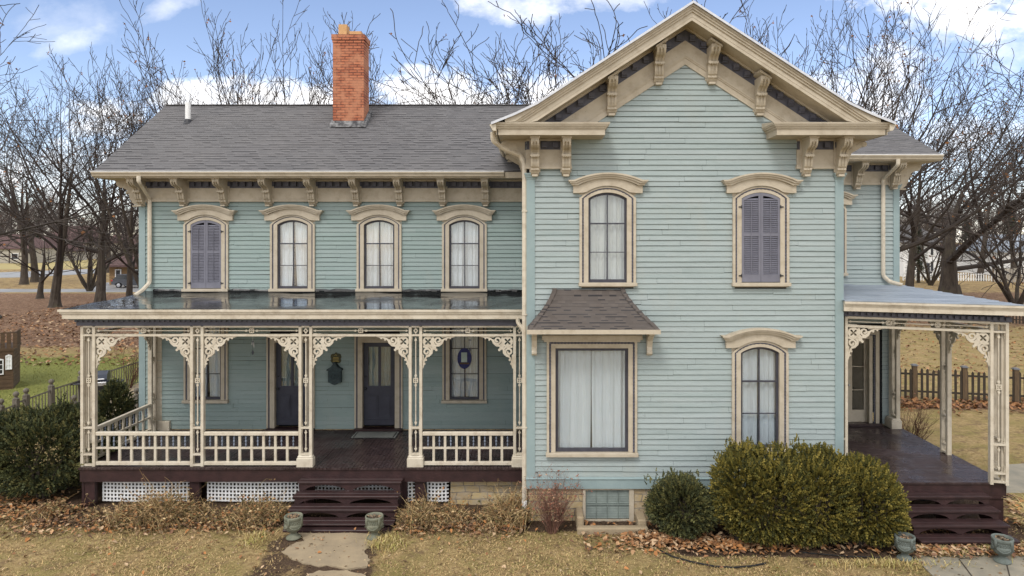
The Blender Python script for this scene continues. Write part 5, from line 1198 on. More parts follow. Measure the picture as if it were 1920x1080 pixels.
drop(900, lambda: rnd.uniform(10.0, 11.2), lambda: rnd.uniform(-1.6, 7), .04, .08, z=.03, zs=.08)
drop(1600, lambda: rnd.uniform(-14, -9.8), lambda: rnd.gauss(.5, .55), .025, .06, zs=.08)
drop(2000, lambda: rnd.uniform(12, 26), lambda: rnd.gauss(10.2, .5), .05, .10, [LC[0], LC[1], LC[2]], zs=.06)
drop(9000, lambda: rnd.uniform(-42, -9.5), lambda: 18+40*rnd.random()**1.1, .05, .13, LC[:6], z=.02, zs=.05)
drop(5200, lambda: rnd.uniform(12, 50), lambda: rnd.uniform(14, 48), .05, .10, LC[:4], z=.02, zs=.03)
tag(b.build('fallen_leaves', 'dead_leaf'), None, None, kind='stuff')
# matted winter grass near the camera
rnd = random.Random(13); b = MB()
GC_ = [(.46, .32, .15), (.40, .28, .13), (.30, .20, .095), (.31, .265, .10), (.54, .40, .20), (.23, .205, .07)]
def blade(b, x, y, h, lean, col, w=.006, z=0):
    a = rnd.uniform(0, 6.28); dx, dy = cos(a)*lean, sin(a)*lean; n = len(b.v); px_, py_ = -sin(a)*w, cos(a)*w
    b.v.extend([(x-px_, y-py_, z), (x+px_, y+py_, z), (x+dx*.45+px_*.8, y+dy*.45+py_*.8, z+h*.7), (x+dx*.45-px_*.8, y+dy*.45-py_*.8, z+h*.7), (x+dx, y+dy, z+h)])
    b.tint.extend([col]*5); b.f.append((n, n+1, n+2, n+3)); b.f.append((n+3, n+2, n+4)); b.m.extend([0, 0])
def pathy(x, y):
    D = y+D0; px = 1000+1280*x/D; py = 450+1280*6/D
    return (530 < px < 705 and py > 1000) or (px > 1735 and py > 1024)
cnt = 0
while cnt < 90000:
    x, y = rnd.uniform(-12.5, 12), rnd.uniform(-2.75, .3); cnt += 1
    l_, g_, s_ = cover(x, y)
    if pathy(x, y) or inside_house(x, y) or rnd.random() < s_*1.15: continue
    patch = .5+.5*sin(x*1.3+2*sin(y*2.1))*sin(y*2.7+x*.7)
    if rnd.random() < .75*max(0, sin(x*2.9+1.7*sin(y*3.3+1))*sin(y*4.1+x*1.1+2*sin(x*.8))): continue
    col = rnd.choice(GC_[:3]+[GC_[4]]) if rnd.random() > patch*.45 else rnd.choice(GC_[3:4]+GC_[5:])
    blade(b, x, y, rnd.uniform(.006, .03)*(1.9 if rnd.random() < .06 else 1), rnd.uniform(.02, .07), jc(col, rnd, .28))
for (cx_, cy_, rx, ry, n) in ((7.9, -1.5, .7, .14, 700), (9.0, -1.45, .5, .12, 600), (-2.9, -1.05, .35, .3, 700), (-5.6, -.9, .3, .3, 250), (6.5, -2.0, 1.4, .12, 500)):
    for _ in range(n):
        blade(b, rnd.gauss(cx_, rx*.5), rnd.gauss(cy_, ry*.6), rnd.uniform(.03, .13), rnd.uniform(.05, .22), jc(rnd.choice([(.45, .33, .13), (.52, .42, .2), (.33, .24, .1), (.36, .32, .10)]), rnd), .006)
for _ in range(9000): x, y = rnd.uniform(-30, -11), rnd.uniform(6, 20); blade(b, x, y, rnd.uniform(.02, .06), rnd.uniform(.02, .06), jc(rnd.choice([(.2, .2, .06), (.26, .24, .08)]), rnd), .012)
tag(b.build('winter_grass', 'straw'), None, None, kind='stuff')
# withered perennials along the left porch
def weeds(name, n, fx, fy, hmin, hmax, cols, leafn, seed, lcols=LC, w=.006, ls=(.015, .038)):
    rnd = random.Random(seed); b = MB()
    for _ in range(n):
        x, y = fx(rnd), fy(rnd)
        if GX0 < x < GX1 and y > -.05: continue
        h = rnd.uniform(hmin, hmax)*(1 if rnd.random() > .06 else 1.8)*(.75+.45*sin(x*2.3+seed)*sin(x*.9+2)+.15*sin(x*7))
        if name == 'withered_perennials' and rnd.random() < .35-.5*sin(x*3.1+1.3*seed): continue
        a = rnd.uniform(0, 6.28); ln = rnd.uniform(.2, .9)*h; pts = []; drp = rnd.uniform(.0, .7)*h
        for i in range(6): t = i/5; pts.append((x+cos(a)*ln*t**1.4, y+sin(a)*ln*t**1.4*.6, h*(t-drp/h*t**3)+.01))
        c = jc(rnd.choice(cols), rnd, .3); b.tube(pts, [w*(1-.6*i/5) for i in range(6)], 3, False, None, c)
        b.m[-0:] if False else None
        for _ in range(leafn):
            k = rnd.randint(1, 5); p = pts[k]; leafq(b, p[0]+rnd.uniform(-.04, .04), p[1]+rnd.uniform(-.04, .04), p[2]+rnd.uniform(-.02, .03), rnd.uniform(*ls), rnd, jc(rnd.choice(lcols), rnd, .3))
    o = b.build(name, 'straw'); return o
straw = [(.40, .27, .12), (.31, .20, .09), (.50, .37, .19), (.19, .12, .06), (.17, .13, .055)]
wl = [(.30, .19, .09), (.20, .15, .06), (.32, .20, .10), (.13, .09, .05), (.42, .30, .16), (.30, .14, .055), (.11, .10, .04), (.09, .06, .035)]
tag(weeds('withered_perennials', 3800, lambda r: r.uniform(-8.9, -5.35), lambda r: r.gauss(.02, .25), .24, .56, straw, 3, 1, wl), 'tangled tan withered perennials in front of the lattice left of the steps', 'plants', kind='stuff')
tag(weeds('withered_perennials', 3000, lambda r: r.uniform(-2.85, -.15), lambda r: r.gauss(-.02, .25), .22, .58, straw, 2, 2, wl), 'tangled tan withered perennials right of the wooden steps by the stone base', 'plants', kind='stuff')
tag(weeds('withered_perennials', 900, lambda r: r.uniform(-12.5, -8.7), lambda r: r.gauss(.15, .25), .08, .34, straw, 3, 3, wl), 'sparse withered stems and leaves at the porch corner', 'plants', kind='stuff')
def single_weed(x, y, h, n, seed, label, cols=straw, lc=wl, name='dry_stalk', w=.009):
    tag(weeds(name, n, lambda r: r.gauss(x, .06), lambda r: r.gauss(y, .04), h*.7, h, cols, 6, seed, lc, w), label, 'plant', 'dry stalks in front of the lattice')
single_weed(-7.55, .25, 1.15, 9, 4, 'tall orange brown dry stalk in front of the second porch post', lc=[(.42, .2, .05), (.34, .14, .04)])
single_weed(-6.2, .25, .98, 8, 5, 'brown leafy dry stalk before the middle of the second lattice panel')
single_weed(-5.55, .2, .72, 9, 6, 'clump of brown leafy stalks just left of the steps')
single_weed(-9.0, .3, .62, 5, 7, 'thin dry stalk before the first lattice panel')
single_weed(-1.6, .25, .95, 6, 8, 'thin dry stalk with orange seed heads right of the steps', lc=[(.42, .2, .05), (.3, .15, .05)])

# ------------------------------------------------ shrubs
def yew(name, label, lobes, nsp, cols, seed, size=.075, loc=(0, 0, 0), updraft=.35, spikes=()):
    """sprays of needle twigs over lumpy lobes, real depth with gaps; lobes: (cx,cy,cz,rx,ry,rz)"""
    rnd = random.Random(seed); root = thing(name, label, 'shrub', loc); b = MB()
    bumps = [(Vector((rnd.gauss(0, 1), rnd.gauss(0, 1), rnd.gauss(0, .8))).normalized(), rnd.uniform(.05, .16), rnd.uniform(4, 12)) for _ in range(46)]
    def spray(p, d, s, col):
        a = d.cross(Vector((0, 0, 1)));
        if a.length < .1: a = Vector((1, 0, 0))
        a.normalize(); q = d.cross(a).normalized(); th = rnd.uniform(0, pi); a, q = a*cos(th)+q*sin(th), q*cos(th)-a*sin(th)
        for k in range(5):                         # stem with paired needle sheaves
            t = k/5; w_ = s*(.40-.28*t); o = p+d*s*t*1.3; n = len(b.v); tip = o+d*s*.5; c = jc(col, rnd, .14)
            ax = a if k % 2 else q
            b.v.extend([tuple(o-ax*w_+d*s*.22), tuple(o-d*s*.05), tuple(o+ax*w_+d*s*.22), tuple(tip)]); b.tint.extend([c]*4); b.f.append((n, n+1, n+3)); b.f.append((n+1, n+2, n+3)); b.m.extend([0, 0])
    tot = sum(l[3]*l[5] for l in lobes)
    for (cx, cy, cz, rx, ry, rz) in lobes:
        for _ in range(int(nsp*rx*rz/tot)):
            u = Vector((rnd.gauss(0, 1), rnd.gauss(0, 1), rnd.gauss(0, 1))).normalized()
            f = 1
            for (bv, am, k) in bumps:
                f += 1.25*am*math.exp(k*2.2*(u.dot(bv)-1))
            f *= rnd.uniform(.90, 1.0) if rnd.random() < .8 else rnd.uniform(.68, .9)
            p = Vector((cx+u.x*rx*f*.94, cy+u.y*ry*f*.94, cz+u.z*rz*f*.94))
            if p.z < .05: continue
            if any(((p.x-l[0])/l[3])**2+((p.y-l[1])/l[4])**2+((p.z-l[2])/l[5])**2 < .5 for l in lobes): continue
            d = (u+Vector((0, 0, updraft))+Vector((rnd.gauss(0, .3), rnd.gauss(0, .3), rnd.gauss(0, .3)))).normalized()
            spray(p, d, size*rnd.uniform(.7, 1.4), rnd.choice(cols))
    spikes = list(spikes)
    for (cx, cy, cz, rx, ry, rz) in lobes:
        for _ in range(int(9*rx*ry*4)+5):
            a = rnd.uniform(0, 6.28); q = rnd.uniform(0, .8); x, y = cx+cos(a)*rx*q, cy+sin(a)*ry*q; spikes.append((x, y, cz+rz*sqrt(1-q*q)*.97, rnd.randint(3, 8), rnd.uniform(.08, .22)))
    for (x, y, z, n, h) in spikes:                   # loose leaders above the outline
        for k in range(n):
            p = Vector((x+rnd.gauss(0, .05), y+rnd.gauss(0, .05), z+h*k/n)); spray(p, Vector((rnd.gauss(0, .35), rnd.gauss(0, .35), 1)).normalized(), size*.9, rnd.choice(cols))
    b.build('foliage', 'foliage', root)
    s = MB()
    for (cx, cy, cz, rx, ry, rz) in lobes:
        for k in range(7):
            a = rnd.uniform(0, 6.28); s.tube([(cx+cos(a)*.05, cy+sin(a)*.05, -.02), (cx+cos(a)*rx*.3, cy+sin(a)*ry*.3, cz*.6), (cx+cos(a)*rx*.7, cy+sin(a)*ry*.7, cz+rz*.3)], [.03, .02, .008], 5)
    s.build('stem', 'bark', root)
    return root
oliv = [(.19, .155, .03), (.14, .12, .025), (.25, .20, .045), (.085, .082, .02), (.05, .053, .018), (.115, .105, .025)]
dark = [(.085, .092, .035), (.06, .068, .03), (.12, .118, .04), (.042, .048, .022), (.14, .13, .045)]
blug = [(.075, .085, .034), (.05, .06, .026), (.10, .105, .038), (.034, .042, .02), (.13, .12, .042)]
Db = 13.35
def L(px0, px1, py0, py1, D, dy=.0, ry=.6, bot=None):
    x0, x1 = PX(px0, D), PX(px1, D); z1 = PZ(py0, D); z0 = PZ(py1, D) if bot is None else bot
    return ((x0+x1)/2, D-D0+dy, (z0+z1)/2, (x1-x0)/2, ry, (z1-z0)/2)
yew('yew_bush', 'large olive green yew bush in front of the right corner of the house', [L(1350, 1530, 866, 1012, 13.4), L(1430, 1605, 866, 1016, 13.45), L(1345, 1440, 856, 985, 13.5), L(1550, 1676, 884, 1006, 13.4, 0, .55), L(1605, 1688, 896, 1016, 13.3, 0, .45), L(1480, 1600, 862, 950, 13.5, 0, .45), L(1350, 1420, 860, 930, 13.5, 0, .45), L(1560, 1640, 872, 960, 13.5, 0, .4)],
    21000, oliv, 1, .078, spikes=[(PX(1370, 13.5), -1.0, PZ(850, 13.5), 16, .25), (PX(1400, 13.5), -1.05, PZ(855, 13.5), 14, .22), (PX(1492, 13.5), -1.0, PZ(850, 13.5), 16, .3), (PX(1462, 13.5), -1.0, PZ(852, 13.5), 12, .2), (PX(1425, 13.5), -1.0, PZ(850, 13.5), 10, .18), (PX(1350, 13.4), -1.0, PZ(870, 13.5), 10, .2), (PX(1540, 13.4), -1.0, PZ(865, 13.5), 10, .2), (PX(1590, 13.4), -1.0, PZ(880, 13.5), 10, .2), (PX(1680, 13.4), -1.15, PZ(935, 13.5), 12, .25)])
yew('yew_bush', 'small round dark green yew beside the basement window', [L(1230, 1324, 902, 990, 13.8, 0, .5), L(1220, 1290, 912, 975, 13.9, 0, .4), L(1270, 1334, 922, 983, 13.8, 0, .4)], 5600, dark, 2, .075,
    spikes=[(PX(1240, 13.8), -.7, PZ(905, 13.8), 10, .2), (PX(1216, 13.8), -.7, PZ(910, 13.8), 8, .15), (PX(1262, 13.8), -.7, PZ(895, 13.8), 8, .15), (PX(1305, 13.8), -.7, PZ(900, 13.8), 8, .14)])
yew('yew_bush', 'wide dark yew at the left end of the porch', [L(-20, 120, 775, 905, 16.2, 0, .8), L(60, 190, 765, 900, 16.4, 0, .8), L(10, 150, 790, 915, 15.7, 0, .6), L(-60, 40, 780, 900, 16.2, 0, .7)], 16000, blug, 3, .09,
    spikes=[(PX(112, 16.3), 1.8, PZ(768, 16.3), 14, .35), (PX(60, 16.3), 1.8, PZ(785, 16.3), 8, .2), (PX(150, 16.3), 1.8, PZ(770, 16.3), 8, .2)])
yew('yew_bush', 'upright dark yew behind the corner porch post', [L(178, 240, 738, 900, 18.6, 0, .55), L(195, 235, 725, 800, 18.6, 0, .4)], 3600, blug, 4, .09, spikes=[(PX(228, 18.4), 4, PZ(735, 18.4), 8, .2)])
def twig_bush(name, label, x, y, h, r, n, seed, m_='twig_red', leaves=0):
    rnd = random.Random(seed); root = thing(name, label, 'shrub', (x, y, 0)); b = MB(); ends = []
    def br(p, d, L_, rad, lv):
        pts = [p]; q = p
        for i in range(4): d = (d+Vector((rnd.gauss(0, .13), rnd.gauss(0, .13), rnd.gauss(.03, .08)))).normalized(); q = q+d*L_/4; pts.append(q)
        b.tube(pts, [rad*(1-.55*i/4) for i in range(5)], 4 if lv == 0 else 3, False)
        if lv < 2:
            for k in range(3 if lv == 0 else 3):
                t = rnd.randint(1, 4); dd = (d+Vector((rnd.gauss(0, .55), rnd.gauss(0, .55), rnd.gauss(.1, .3)))).normalized(); br(pts[t], dd, L_*rnd.uniform(.4, .65), rad*.55, lv+1)
        else: ends.append(q)
    for _ in range(n):
        a = rnd.uniform(0, 6.28); tl = rnd.uniform(.05, .9); br(Vector((x+cos(a)*.08, y+sin(a)*.08, -.02)), Vector((cos(a)*tl*r/h, sin(a)*tl*r/h, 1)).normalized(), h*rnd.uniform(.5, .72), .009, 0)
    b.build('branches', m_, root)
    if leaves:
        l = MB()
        for _ in range(leaves): q = rnd.choice(ends); leafq(l, q.x+rnd.gauss(0, .03), q.y+rnd.gauss(0, .03), q.z+rnd.gauss(0, .04), rnd.uniform(.012, .03), rnd, jc(rnd.choice([(.24, .11, .07), (.20, .07, .045), (.30, .18, .11)]), rnd, .4))
        l.build('leaves', 'dead_leaf', root)
    return root
twig_bush('barberry_bush', 'reddish leafless bush at the left corner of the gable wall', PX(1035, 14.05), -.55, 1.2, .52, 46, 5, 'twig_tan', leaves=700)
twig_bush('twig_bush', 'bare reddish brown bush beyond the back of the right porch', 10.65, 4.6, 1.5, .7, 34, 6, leaves=100)
twig_bush('twig_bush', 'bare brown shrub on the lawn behind the left porch', PX(225, 27), 13.0, 2.3, 1.8, 22, 7, 'twig_red', leaves=250)
# ornamental grass beside the right steps
rnd = random.Random(31); b = MB(); cx_, cy_ = 10.22, -.75
for _ in range(260):
    a = rnd.uniform(0, 6.28); h = rnd.uniform(.35, .95); ln = rnd.uniform(.1, .6); pts = [(cx_+rnd.gauss(0, .07)+cos(a)*ln*t**1.5, cy_+rnd.gauss(0, .02)+sin(a)*ln*t**1.5, h*(1.25*t-.45*t**3)) for t in (0, .25, .5, .75, 1)]
    b.tube(pts, [.005, .005, .004, .003, .0015], 3, False, None, jc(rnd.choice([(.5, .38, .17), (.42, .30, .12), (.55, .44, .22)]), rnd))
tag(b.build('ornamental_grass', 'straw'), 'clump of long straw coloured grass beside the right steps', 'grass')
# black plastic edging of the bed
b = MB(); pts = [(*G(*p), .02) for p in ((1238, 1034), (1262, 1046), (1300, 1056), (1340, 1064), (1375, 1066), (1410, 1063), (1436, 1058))]; b.tube(pts, .016, 6)
pts = [(*G(*p), .03) for p in ((1480, 1036), (1530, 1041), (1590, 1046), (1650, 1048))]; b.tube(pts, .010, 6); tag(b.build('garden_edging', 'rubber'), 'black plastic edging curving along the leafy bed', 'edging')
b = MB()                                              # stone curb round the basement window
for (x0, x1, y0, y1, z1) in ((bw[0]-.22, bw[0]-.07, -.5, -.0, .30), (bw[1]+.11, bw[1]+.30, -.5, -.0, .24), (bw[0]-.22, bw[1]+.30, -.66, -.51, .14)): b.bev(x0, x1, y0, y1, -.05, z1, .03)
tag(b.build('window_well', 'concrete'), 'low stone curb around the basement window', 'window well')

# ------------------------------------------------ urns
def urn(label, x, y, h, m_, seed, tilt=(0, 0), fill='leaf_dry'):
    r = thing('garden_urn', label, 'urn', (x, y, .02), 'stone urns at the foot of the porch steps'); b = MB(); k = h/.52; n = 32; rnd = random.Random(seed)
    prof = [(.165, 0), (.17, .012), (.165, .03), (.14, .05), (.09, .085), (.065, .115), (.07, .135), (.10, .155), (.155, .20), (.19, .26), (.205, .32), (.205, .345), (.198, .352), (.198, .445), (.207, .452), (.212, .50), (.205, .52), (.182, .52), (.175, .47), (.0, .46)]
    vs = []; fs = []
    for (rad, z) in prof:
        for i in range(n):
            t = 2*pi*i/n; sw = 0
            if .16 < z < .345: sw = .009*abs(sin(2*t*2/2))*sin((z-.16)/.185*pi)
            vs.append((x+(rad+sw)*k*cos(t), y+(rad+sw)*k*sin(t), .02+z*k))
    for i in range(len(prof)-1):
        for j in range(n): jj = (j+1) % n; fs.append((i*n+j, i*n+jj, (i+1)*n+jj, (i+1)*n+j))
    fs.append(tuple(range(n-1, -1, -1))); b._add(vs, fs); b.build('bowl', m_, r, smooth=True)
    d = MB()                                          # band of knots, straps and hung drapery
    for i in range(26): t = 2*pi*i/26; d.box(-.014, .014, -.208*k, -.19*k, .37*k, .385*k, Matrix.Translation((x, y, .02)) @ Matrix.Rotation(t, 4, 'Z')); d.box(-.005, .012, -.206*k, -.19*k, .39*k, .43*k, Matrix.Translation((x, y, .02)) @ Matrix.Rotation(t, 4, 'Z'))
    for i in range(4):
        M_ = Matrix.Translation((x, y, .02)) @ Matrix.Rotation(2*pi*i/4+.35+seed, 4, 'Z'); d.bev(-.028*k, .028*k, -.222*k, -.19*k, .30*k, .50*k, .006, M_)
        pts = []
        for q in range(13): u = q/12; an = -pi/2+(u)*pi/2; pts.append((x+cos(an+2*pi*i/4+.35+seed)*.207*k, y+sin(an+2*pi*i/4+.35+seed)*.207*k, .02+(.34-.085*sin(pi*u))*k))
        d.tube(pts, [.011*k]*13, 6)
    d.build('relief', m_, r, smooth=True)
    f = MB(); f.lathe([(.0, .462), (.178, .466), (.0, .49)], x, y, 14, .02); 
    f = MB(); f.tint = []
    for _ in range(60): a = rnd.uniform(0, 6.28); q = rnd.uniform(0, .15)*k; leafq(f, x+cos(a)*q, y+sin(a)*q, .02+.475*k+rnd.uniform(0, .02), rnd.uniform(.015, .04), rnd, jc(rnd.choice([(.2, .15, .1), (.3, .2, .12), (.1, .08, .06)]), rnd))
    f.build('soil', 'dead_leaf', r)
    return r
urn('mottled green grey stone urn left of the left porch steps', PX(552, 13.76), 13.76-D0-.05, .45, 'cast_stone', 1)
urn('lichen green stone urn with a chipped rim, right of the left porch steps', PX(703, 13.76), 13.76-D0-.05, .45, 'cast_stone', 2)
urn('stone urn tucked against the large yew at the right steps', PX(1694, 12.85), 12.85-D0-.05, .44, 'cast_stone_blue', 3)
urn('blue green stone urn with a pale stain at the far right of the right steps', PX(1876, 12.75), 12.75-D0-.05, .45, 'cast_stone_blue', 0)

# ------------------------------------------------ things on the left porch
b = MB(); mx0, mx1, my0, my1 = -4.72, -3.53, 2.98, 3.58; b.bev(mx0, mx1, my0, my1, .905, .915, .004); m_ = b.build('door_mat', 'mat_dark'); tag(m_, 'pale grey door mat with dark border in front of the front door', 'door mat')
b = MB(); b.box(mx0+.1, mx1-.1, my0+.08, my1-.08, .915, .919); b.build('mat_field', 'mat_grey', m_)
b = MB(); e = .03; b.plate([(mx0+e, my0+e), (mx1-e, my0+e), (mx1-e, my1-e), (mx0+e, my1-e)], .9155, .917, [[(mx0+.065, my0+.055), (mx1-.065, my0+.055), (mx1-.065, my1-.055), (mx0+.065, my1-.055)]], Matrix(((1,0,0,0),(0,0,1,0),(0,1,0,0),(0,0,0,1)))); b.build('mat_border', 'mat_grey', m_)
bx = PX(627, DL-.15); r = thing('mailbox', 'verdigris cast mailbox with peaked lid on the porch wall between the doors', 'mailbox', (bx, YL, 2.0)); b = MB(); yy = YL-.022
b.bev(bx-.175, bx+.175, yy-.14, yy, 2.20, 2.52, .02); b.plate([(bx-.15, 2.20), (bx-.06, 2.15), (bx, 2.13), (bx+.06, 2.15), (bx+.15, 2.20)], yy-.12, yy); b.build('box', 'verdigris', r)
b = MB(); pts = [(-.205, 2.521), (.205, 2.521), (.195, 2.56), (.13, 2.59), (.08, 2.63), (.055, 2.67), (.035, 2.675), (.035, 2.69), (.045, 2.71), (.03, 2.735), (0, 2.745), (-.03, 2.735), (-.045, 2.71), (-.035, 2.69), (-.035, 2.675), (-.055, 2.67), (-.08, 2.63), (-.13, 2.59), (-.195, 2.56)]; b.plate([(bx+p, q) for p, q in pts], yy-.165, yy); b.build('lid', 'verdigris', r)
b = MB(); b.plate([(bx-.13, 2.25), (bx+.13, 2.25), (bx+.13, 2.48), (bx-.13, 2.48)], yy-.15, yy-.141, [[(bx-.11, 2.27), (bx+.11, 2.27), (bx+.11, 2.46), (bx-.11, 2.46)]])
for i in range(5): b.tube([(bx-.09+.045*i, yy-.146, 2.30+.02*(i % 2)), (bx-.075+.045*i, yy-.15, 2.36), (bx-.095+.045*i, yy-.146, 2.43)], .009, 5)
b.build('relief', 'verdigris', r)
px_ = PX(628.5, DL-.1); r = thing('wall_plaque', 'small olive bronze plaque with scalloped top above the mailbox', 'plaque', (px_, YL, 2.7)); b = MB()
b.plate([(px_+p, 2.70+q) for p, q in ((-.13, .03), (-.10, .0), (.10, .0), (.13, .03), (.145, .07), (.125, .11), (.145, .16), (.13, .23), (.09, .25), (.04, .255), (0, .29), (-.04, .255), (-.09, .25), (-.13, .23), (-.145, .16), (-.125, .11), (-.145, .07))], yy-.015, yy); b.build('plate', 'bronze', r)
b = MB()
for i in range(4): b.box(px_-.08+.01*(i % 2), px_+.08-.01*(i % 2), yy-.019, yy-.0155, 2.74+.035*i, 2.752+.035*i)
b.tube([(px_-.03, yy-.02, 2.90), (px_, yy-.022, 2.925), (px_+.03, yy-.02, 2.90)], .008, 5); b.build('relief', 'gold', r)
def chime(label, px, D, z1, z0):
    x, y = PX(px, D), D-D0; r = thing('wind_chime', label, 'wind chime', (x, y, z1), 'wind chimes on the left porch'); b = MB(); b.tube([(x, y, 4.22), (x, y, z1)], .004, 4); b.lathe([(.001, 0), (.04, .01), (.03, .03), (.001, .05)], x, y, 8, z1-.03)
    for i in range(4): a = i*pi/2; b.tube([(x+.025*cos(a), y+.025*sin(a), z1-.03), (x+.025*cos(a), y+.025*sin(a), z0+.12+.03*i)], .006, 5)
    b.build('tubes', 'steel', r); b = MB(); b.tube([(x, y, z1), (x, y, z0)], .003, 4); b.plate([(x-.03, z0), (x, z0-.06), (x+.03, z0), (x, z0+.07)], y-.004, y+.004); b.build('sail', 'blue_black', r)
chime('wind chime hanging between the first two porch doors and the left window', 474, 16.0, 3.62, 3.36); chime('wind chime hanging before the right porch window', 881, 16.0, 3.66, 3.42)
sx_, sz_ = PX(870.5, DL-.05), PZ(672.5, DL-.05); r = thing('suncatcher', 'oval blue glass suncatcher showing a pale candle, in the right porch window', 'suncatcher', (sx_, YL, sz_)); b = MB(); b.plate([(sx_+.19*cos(t*pi/14), sz_+.28*sin(t*pi/14)) for t in range(28)], YL-.01, YL+.005); b.build('disc', 'blue_glass', r)
b = MB(); b.box(sx_-.085, sx_+.07, YL-.014, YL-.0105, sz_-.10, sz_+.16); b.box(sx_-.03, sx_+.02, YL-.0145, YL-.0141, sz_-.1, sz_+.16); b.build('candle_motif', 'candle', r); b = MB(); b.box(sx_-.13, sx_+.13, YL-.0135, YL-.0102, sz_-.16, sz_-.11); b.build('base_motif', 'wood_brown', r)

# ------------------------------------------------ left yard: terrace railing, grill, playhouse
def spindle_rail(label, pA, pB, h, z=0, posts=(), group='weathered terrace railings'):
    r = thing('wooden_railing', label, 'railing', (pA[0], pA[1], z), group); b = MB(); A, B = Vector((*pA, z)), Vector((*pB, z)); d = B-A; n = int(d.length/.16)
    for zz, th in ((h, .035), (.12, .025)):
        b.tube([A+Vector((0, 0, zz)), B+Vector((0, 0, zz))], th, 4)
    b.build('rails', 'wood_grey', r); b = MB()
    for i in range(1, n): p = A+d*i/n; b.tube([p+Vector((0, 0, .1)), p+Vector((0, 0, h*.5)), p+Vector((0, 0, h))], [.013, .022, .013], 5)
    o = b.build('balusters', 'wood_grey', r)
    for t in posts:
        p = A+d*t; c = MB(); c.box(p.x-.07, p.x+.07, p.y-.07, p.y+.07, z-.1, z+h+.12); c.lathe([(.09, 0), (.09, .03), (.05, .05), (.045, .09), (.075, .12), (.085, .17), (.07, .21), (.03, .245), (.001, .25)], p.x, p.y, 10, z+h+.12); c.build('post', 'wood_grey', r)
def at(px, D): return (PX(px, D), D-D0)
spindle_rail('grey wooden railing running back along the terrace behind the grill', at(96, 23.1), at(266, 28.6), .95, -.02, (0, .28))
spindle_rail('grey wooden railing of the terrace ramp with two ball finials', at(30, 21.3), at(96, 23.1), .95, -.04, (0, .27))
spindle_rail('front end of the grey terrace railing at the left edge of the photo', at(-45, 19.4), at(30, 21.3), .92, -.06, (.6,))
spindle_rail('short dark railing between the corner yew and the house', at(226, 21.5), at(256, 21.5), .98, .0, (1,))
spindle_rail('terrace railing piece hidden mostly by the yew, with one ball finial', at(139, 21.2), at(176, 21.2), .92, -.1, (0,))
sheet('patio', [at(110, 22.8), at(262, 22.5), at(264, 28.6), at(262, 28.6)], .03, 'concrete')
def box_(b, c, s, M=None): b.bev(c[0]-s[0]/2, c[0]+s[0]/2, c[1]-s[1]/2, c[1]+s[1]/2, c[2]-s[2]/2, c[2]+s[2]/2, .015, M)
gx, gy = PX(184, 24.6), 24.6-D0; r = thing('gas_grill', 'dark blue black gas grill with side shelves on the terrace behind the yew', 'grill', (gx, gy, 0)); Mg = Matrix.Translation((gx, gy, 0)) @ Matrix.Rotation(radians(18), 4, 'Z')
b = MB(); b.profile([(-.25, .95), (-.27, 1.02), (-.22, 1.18), (-.08, 1.27), (.12, 1.27), (.24, 1.16), (.25, .95)], -.34, .34, Mg); b.build('lid', 'blue_black', r, smooth=False); b = MB(); b.bev(-.34, .34, -.30, .25, .78, .945, .02, Mg); b.build('firebox', 'black_metal', r)
b = MB(); b.tube([Mg @ Vector(p) for p in ((-.28, -.34, 1.04), (.28, -.34, 1.04))], .018, 6); b.bev(-.34, .34, -.345, -.301, .80, .93, .01, Mg); b.build('control_panel', 'steel', r)
for i in range(4): b = MB(); b.lathe([(.028, 0), (.024, .03), (.001, .032)], 0, 0, 10, 0, Mg @ Matrix.Translation((-.22+.145*i, -.346, .865)) @ Matrix.Rotation(pi/2, 4, 'X')); b.build('knob', 'steel', r)
for sg in (-1, 1): b = MB(); a, c = sorted((sg*.36, sg*.80)); b.bev(a, c, -.25, .2, .86, .90, .01, Mg); b.build('side_shelf', 'black_metal', r)
b = MB(); b.bev(-.32, .32, -.24, .22, .10, .775, .02, Mg); b.build('cabinet', 'black_metal', r)
for sg in (-1, 1): b = MB(); b.lathe([(.05, -.02), (.05, .02)], 0, 0, 10, 0, Mg @ Matrix.Translation((sg*.28, 0, .06)) @ Matrix.Rotation(pi/2, 4, 'Y')); b.build('wheel', 'rubber', r)
# playhouse at the left edge
Dp = 27.0; hx, hy = PX(8, Dp)+.1, Dp-D0; r = thing('playhouse', 'brown wooden playhouse with balcony and small white windows at the left edge', 'playhouse', (hx-1, hy, 0)); 
b = MB(); b.box(hx-2.2, hx, hy, hy+1.8, 0, 1.55); 
for k in range(9): b.box(hx-2.21, hx+.012, hy-.012, hy, .08+.165*k, .23+.165*k); b.box(hx, hx+.012, hy, hy+1.8, .08+.165*k, .23+.165*k)
b.build('wall', 'wood_brown', r)
b = MB(); b.box(hx-2.25, hx+.05, hy-.05, hy+1.85, 1.551, 1.66)
for i in range(12): x = hx-2.2+.2*i; b.box(x, x+.14, hy-.04, hy-.01, 1.66, 2.25)
for i in range(9): y = hy+.2*i; b.box(hx+.01, hx+.04, y, y+.14, 1.66, 2.25)
b.box(hx-2.25, hx+.05, hy-.045, hy-.005, 2.2501, 2.30); b.build('balcony', 'wood_brown', r)
b = MB(); b._add([(hx-.62, hy-.3, 2.78), (hx-.62, hy+2, 2.78), (hx-2.6, hy+2, 4.5), (hx-2.6, hy-.3, 4.5), (hx-.62, hy-.3, 2.70), (hx-2.6, hy-.3, 4.42), (hx-.62, hy+2, 2.7), (hx-2.6, hy+2, 4.42)], [(0,1,2,3),(0,3,5,4),(0,4,6,1),(4,5,7,6)]); b.box(hx-2.2, hx-1.0, hy+.2, hy+1.7, 1.66, 3.1); b.build('roof', 'wood_dark', r)
